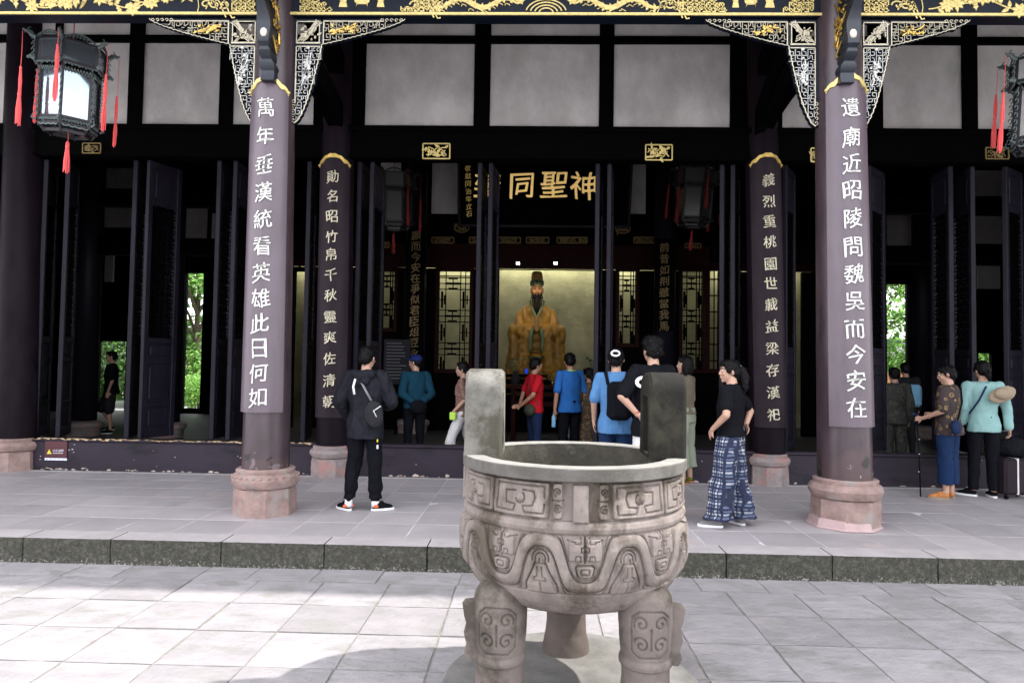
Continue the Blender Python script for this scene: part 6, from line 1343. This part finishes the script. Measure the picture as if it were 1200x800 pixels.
t, J, HM = person('woman in mint green jacket with a beige hat hanging on her back, beside the suitcase', 1153, 582, None, 166, 1.68,
    dict(eL=(.235, .03, 1.12), wL=(.225, -.06, .92), eR=(-.25, .03, 1.12), wR=(-.27, .03, .88), dR=(-.1, .05, -1), curl=.9, aL=(.11, -.02, .085), tL=(.22, -.10, .03), tR=(-.1, -.12, .03)), dict(m='c_mint', sleeve='long', e=.018, hem=.82, wr=.005), dict(m='c_black', r=(.10, .07, .058), end=.09), ('c_black', 'c_white'), 'low', head=(12, 6), vox=.009)
m = MB(); m.ell((-.14, .20, 1.30), (.16, .035, .10), 14, 8, Matrix.Rotation(R(25), 3, 'Y')); m.ell((-.13, .235, 1.31), (.09, .05, .07), 12, 8); att(t, 'hat', m, 'c_beige', vox=.010, disp=.006)
m = MB(); m.tube([(.02, .17, 1.40), (.10, .165, 1.22), (.20, .14, 1.05)], .012, 6, flat=.5); att(t, 'strap', m, 'c_navy')
a = G(1186, 583, ST); su = thing('suitcase', 'dark brown wheeled suitcase with a pale strip standing by the woman in mint', 'suitcase', a, R(8))
m = MB(); m.bbox(-.20, .20, -.13, .13, .055, .50, .03); link('shell', m.mesh('shell', 'c_case', True) if 'c_case' in MATS else m.mesh('shell', 'board_dark', 35), su)
m = MB(); m.bbox(-.045, -.025, -.137, .137, .06, .503, .003); link('pale_strip', m.mesh('pale_strip', 'c_cream'), su); m = MB(); m.bbox(.05, .15, -.138, -.129, .40, .44, .003); link('label_plate', m.mesh('label_plate', 'c_cream'), su)
for sx in (-1, 1):
    for sy in (-1, 1): m = MB(); m.tube([(sx*.16-.012, sy*.09, .027), (sx*.16+.012, sy*.09, .027)], .026, 14); link('wheel', m.mesh('wheel', 'c_black', 40), su)
m = MB(); m.tube([(-.09, .11, .49), (-.09, .11, .82), (.09, .11, .82), (.09, .11, .49)], .009, 8); link('handle', m.mesh('handle', 'c_grey', True), su)
bgt = thing('travel_bag', 'soft black bag resting on top of the suitcase', 'bag', (a[0]+.0, a[1], ST+.50), R(8)); m = MB(); m.ell((0, -.01, .13), (.20, .11, .13), 16, 10); m.ell((.03, -.03, .09), (.19, .11, .09), 16, 10); link('bag_body', setm(remesh(m, .010, 2, .014, 12), 'bag_body', 'c_black'), bgt)
m = MB(); m.tube([(-.09, -.05, .22), (-.06, -.06, .30), (.06, -.06, .30), (.09, -.05, .22)], .010, 8); link('carry_loop', m.mesh('carry_loop', 'c_black', True), bgt)

# ------------------------------------------------------------------ the seated statue
c = P(628, 430, 17.05); zs = P(628, 452, 17.05)[2]
stt = thing('seated_statue', 'gilded bearded statue in ochre robes and tall hat seated in the lit alcove', 'statue', (c[0], 17.05, zs))
k_ = (P(628, 318, 17.05)[2]-zs)/2.80; stt.scale = (k_*.88, k_, k_)
m = MB(); m.ell((0, .04, 1.25), (.48, .38, .70), 20, 14); m.cap((-.30, -.44, 1.22), .13, (-.34, -.46, .72), .20, 14); m.cap((.30, -.44, 1.22), .13, (.34, -.46, .72), .20, 14); m.ell((0, 0, .42), (.72, .50, .46), 20, 12); m.cap((0, .05, 1.95), .20, (0, .03, 2.15), .13)
for sx in (-1, 1):
    m.cap((sx*.10, .08, 1.92), .13, (sx*.34, .08, 1.74), .19, 16); m.cap((sx*.34, .08, 1.72), .20, (sx*.60, -.05, 1.22), .20, 16); m.cap((sx*.62, -.05, 1.28), .21, (sx*.20, -.40, 1.32), .14, 16); m.cap((sx*.60, -.10, 1.15), .20, (sx*.58, -.14, .78), .17, 16); m.cap((sx*.22, -.42, 1.22), .12, (sx*.30, -.46, .85), .12); m.cap((sx*.30, -.05, .44), .34, (sx*.42, -.42, .40), .28, 16); m.cap((sx*.56, -.12, .95), .22, (sx*.66, -.16, .30), .20, 16)
m.rings([[(.95*f*math.cos(q), .62*f*math.sin(q), zz) for q in [math.tau*k/28 for k in range(28)]] for f, zz in ((1.05, -.3), (1.0, 0.0), (.9, .25), (.6, .5))])
me = remesh(m, .028, 5)
n = len(me.vertices)
for v_ in me.vertices:                                       # robe folds hang in curved pleats
    x, y, z_ = v_.co; fo = .014*math.sin(math.hypot(x*.8, (z_-1.75)*1.1)*30)*(1 if z_ < 1.3 and abs(x) < .5 else .5)+.016*math.sin(x*30+z_*3)*(1 if abs(x) > .3 else .3); v_.co += v_.normal*fo
link('robe', setm(me, 'robe', 'statue_robe'), stt)
m = MB(); q = (0, -.02, 2.33); e = m.ell
e((0, 0, 2.36), (.160, .19, .20), 18, 14); e((0, -.05, 2.26), (.130, .14, .15), 16, 12); m.cap((0, -.19, 2.36), .022, (0, -.225, 2.29), .034); e((0, -.185, 2.215), (.05, .025, .016)); e((0, -.165, 2.42), (.12, .04, .03)); e((.075, -.14, 2.29), (.055, .05, .05)); e((-.075, -.14, 2.29), (.055, .05, .05))
for sx in (-1, 1): e((sx*.165, .02, 2.33), (.025, .045, .075)); 
mh_ = MB()
for sx in (-1, 1):
    mh_.ell((sx*.055, -.48, 1.42), (.07, .09, .075))
    for k in range(4): mh_.tube([(sx*(.10-.0*k), -.50-.0*k, 1.46-.034*k), (sx*.05, -.565, 1.455-.034*k), (-sx*.02, -.56, 1.45-.034*k)], [.019, .018, .014], 7)
link('clasped_hands', setm(remesh(mh_, .011, 3), 'clasped_hands', 'statue_skin'), stt); link('head', setm(remesh(m, .011, 3), 'head', 'statue_skin'), stt)
for sx in (-1, 1):
    m = MB(); m.ell((sx*.062, -.176, 2.355), (.030, .016, .013), 10, 6); link('eye', m.mesh('eye', 'eye_dark', True), stt); m = MB(); m.tube([(sx*.02, -.200, 2.40), (sx*.07, -.195, 2.418), (sx*.12, -.150, 2.40)], [.007, .009, .005], 6); link('eyebrow', m.mesh('eyebrow', 'hair', True), stt)
m = MB(); m.tube([(0, -.205, 2.235), (.05, -.20, 2.225), (.09, -.18, 2.17), (.10, -.17, 2.10)], [.014, .016, .014, .006], 8); m.tube([(0, -.205, 2.235), (-.05, -.20, 2.225), (-.09, -.18, 2.17), (-.10, -.17, 2.10)], [.014, .016, .014, .006], 8)
for x0, ln, r0 in ((0, .46, .05), (-.045, .40, .03), (.045, .40, .03), (-.12, .32, .018), (.12, .32, .018), (-.17, .28, .012), (.17, .28, .012)):
    m.tube([(x0*.8, -.17 if abs(x0) < .1 else -.10, 2.17 if abs(x0) < .1 else 2.25), (x0, -.215, 2.17-ln*.35), (x0*1.1, -.25, 2.17-ln*.7), (x0, -.26, 2.17-ln)], [r0, r0*1.1, r0*.8, r0*.25], 8)
m.ell((0, -.15, 2.15), (.085, .07, .06), 12, 8); link('beard', setm(remesh(m, .012, 1), 'beard', 'hair'), stt)
m = MB(); m.lathe([(.185, 2.45), (.195, 2.48), (.190, 2.56), (.175, 2.58)], (0, .0, 0), 28); att(stt, 'hat_band', m, 'statue_green', 40)
m = MB(); m.lathe([(.165, 2.57), (.160, 2.68), (.145, 2.77), (.10, 2.80)], (0, .02, 0), 28); att(stt, 'tall_hat', m, 'statue_robe', 40)
m = MB(); m.ell((0, -.20, 2.52), (.03, .02, .03), 10, 6)
for k in (-3, -2, -1, 1, 2, 3): m.ell((.052*k, -.192+.004*k*k, 2.52), (.015, .012, .015), 8, 5)
att(stt, 'hat_gems', m, 'lacquer_red')
for sx in (-1, 1): m = MB(); m.tube([(sx*.10, -.52, 1.38), (sx*.17, -.54, 1.15), (sx*.15, -.54, .92), (sx*.20, -.52, .72)], [.045, .055, .045, .03], 10, flat=.4); att(stt, 'green_sash', m, 'statue_green')
m = MB(); m.tube([(-.22, -.51, .70), (0, -.58, .66), (.22, -.51, .70)], [.05, .075, .05], 10, flat=.5); att(stt, 'green_sash', m, 'statue_green')
for sx in (-1, 1): m = MB(); m.tube([(sx*.20, -.10, 2.06), (sx*.16, -.24, 1.92), (sx*.05, -.36, 1.72), (-sx*.04, -.42, 1.55)], [.035, .04, .04, .03], 10, flat=.5); att(stt, 'collar_band', m, 'statue_green')
m = MB(); m.bbox(-.05, .05, -.60, -.57, 1.30, 1.66, .01) ; att(stt, 'tablet', m, 'statue_robe', False)
th_ = thing('statue_throne', 'dark throne and dais beneath the seated statue', 'throne', (c[0], 17.3, ST)); zt2 = zs-ST
m = MB(); m.bbox(-1.3, 1.3, -.7, .7, 0, zt2-.30, .03); link('dais', m.mesh('dais', 'lacquer_dark'), th_); m = MB(); m.bbox(-.95, .95, -.55, .6, zt2-.299, zt2-.05, .03); link('seat', m.mesh('seat', 'lacquer_red'), th_)
p = P(617, 430, 15.5); ol = thing('offering_light', 'small glowing blue glass offering light before the statue', 'lamp', (p[0], 15.5, P(617, 438, 15.5)[2])); emis('blue_glow', (.01, .04, .4), .35)
m = MB(); m.lathe([(.02, 0), (.03, .03), (.045, .08), (.02, .12)], n=8); link('glass', m.mesh('glass', 'blue_glow'), ol); m = MB(); m.lathe([(.08, -.05), (.06, 0)], n=12); link('foot', m.mesh('foot', 'lacquer_dark'), ol)

# things on the altar tables
for px, nm, dsc in ((604, 'flower_vase', 'dark vase with drooping stems at the left end of the altar table'), (694, 'flower_vase', 'dark vase with drooping stems at the right end of the altar table')):
    p = P(px, 452, 14.5); vz = thing(nm, dsc, 'vase', (p[0], 14.55, P(650, 452, 14.2)[2]+.004), 0, 'vases on the altar table'); m = MB(); m.lathe([(.06, 0), (.09, .06), (.10, .14), (.05, .24), (.06, .28)], n=20); link('vase_body', m.mesh('vase_body', 'c_darkgrey', 40), vz)
    m = MB(); q = random.Random(px)
    for k in range(9): a = q.random()*6.28; r_ = q.uniform(.08, .2); h_ = q.uniform(.35, .6); m.tube([(0, 0, .24), (r_*.4*math.cos(a), r_*.4*math.sin(a), h_*.8), (r_*math.cos(a), r_*math.sin(a), h_)], [.006, .005, .003], 5); m.ell((r_*math.cos(a), r_*math.sin(a), h_), (.035, .035, .03), 7, 5)
    link('flowers', m.mesh('flowers', 'statue_green', True), vz)
p = P(650, 452, 14.5); ib = thing('incense_burner', 'small bronze incense burner in the middle of the altar table', 'incense burner', (p[0], 14.55, P(650, 452, 14.2)[2]+.004)); m = MB(); m.lathe([(.06, .08), (.13, .10), (.16, .18), (.13, .24), (.15, .26), (.12, .26)], n=24); link('bowl', m.mesh('bowl', 'gold_deep', 40), ib)
for k in range(3): a = k*2.09; m = MB(); m.tube([(.09*math.cos(a), .09*math.sin(a), .11), (.11*math.cos(a), .11*math.sin(a), 0)], [.022, .015], 8); link('leg', m.mesh('leg', 'gold_deep', True), ib)
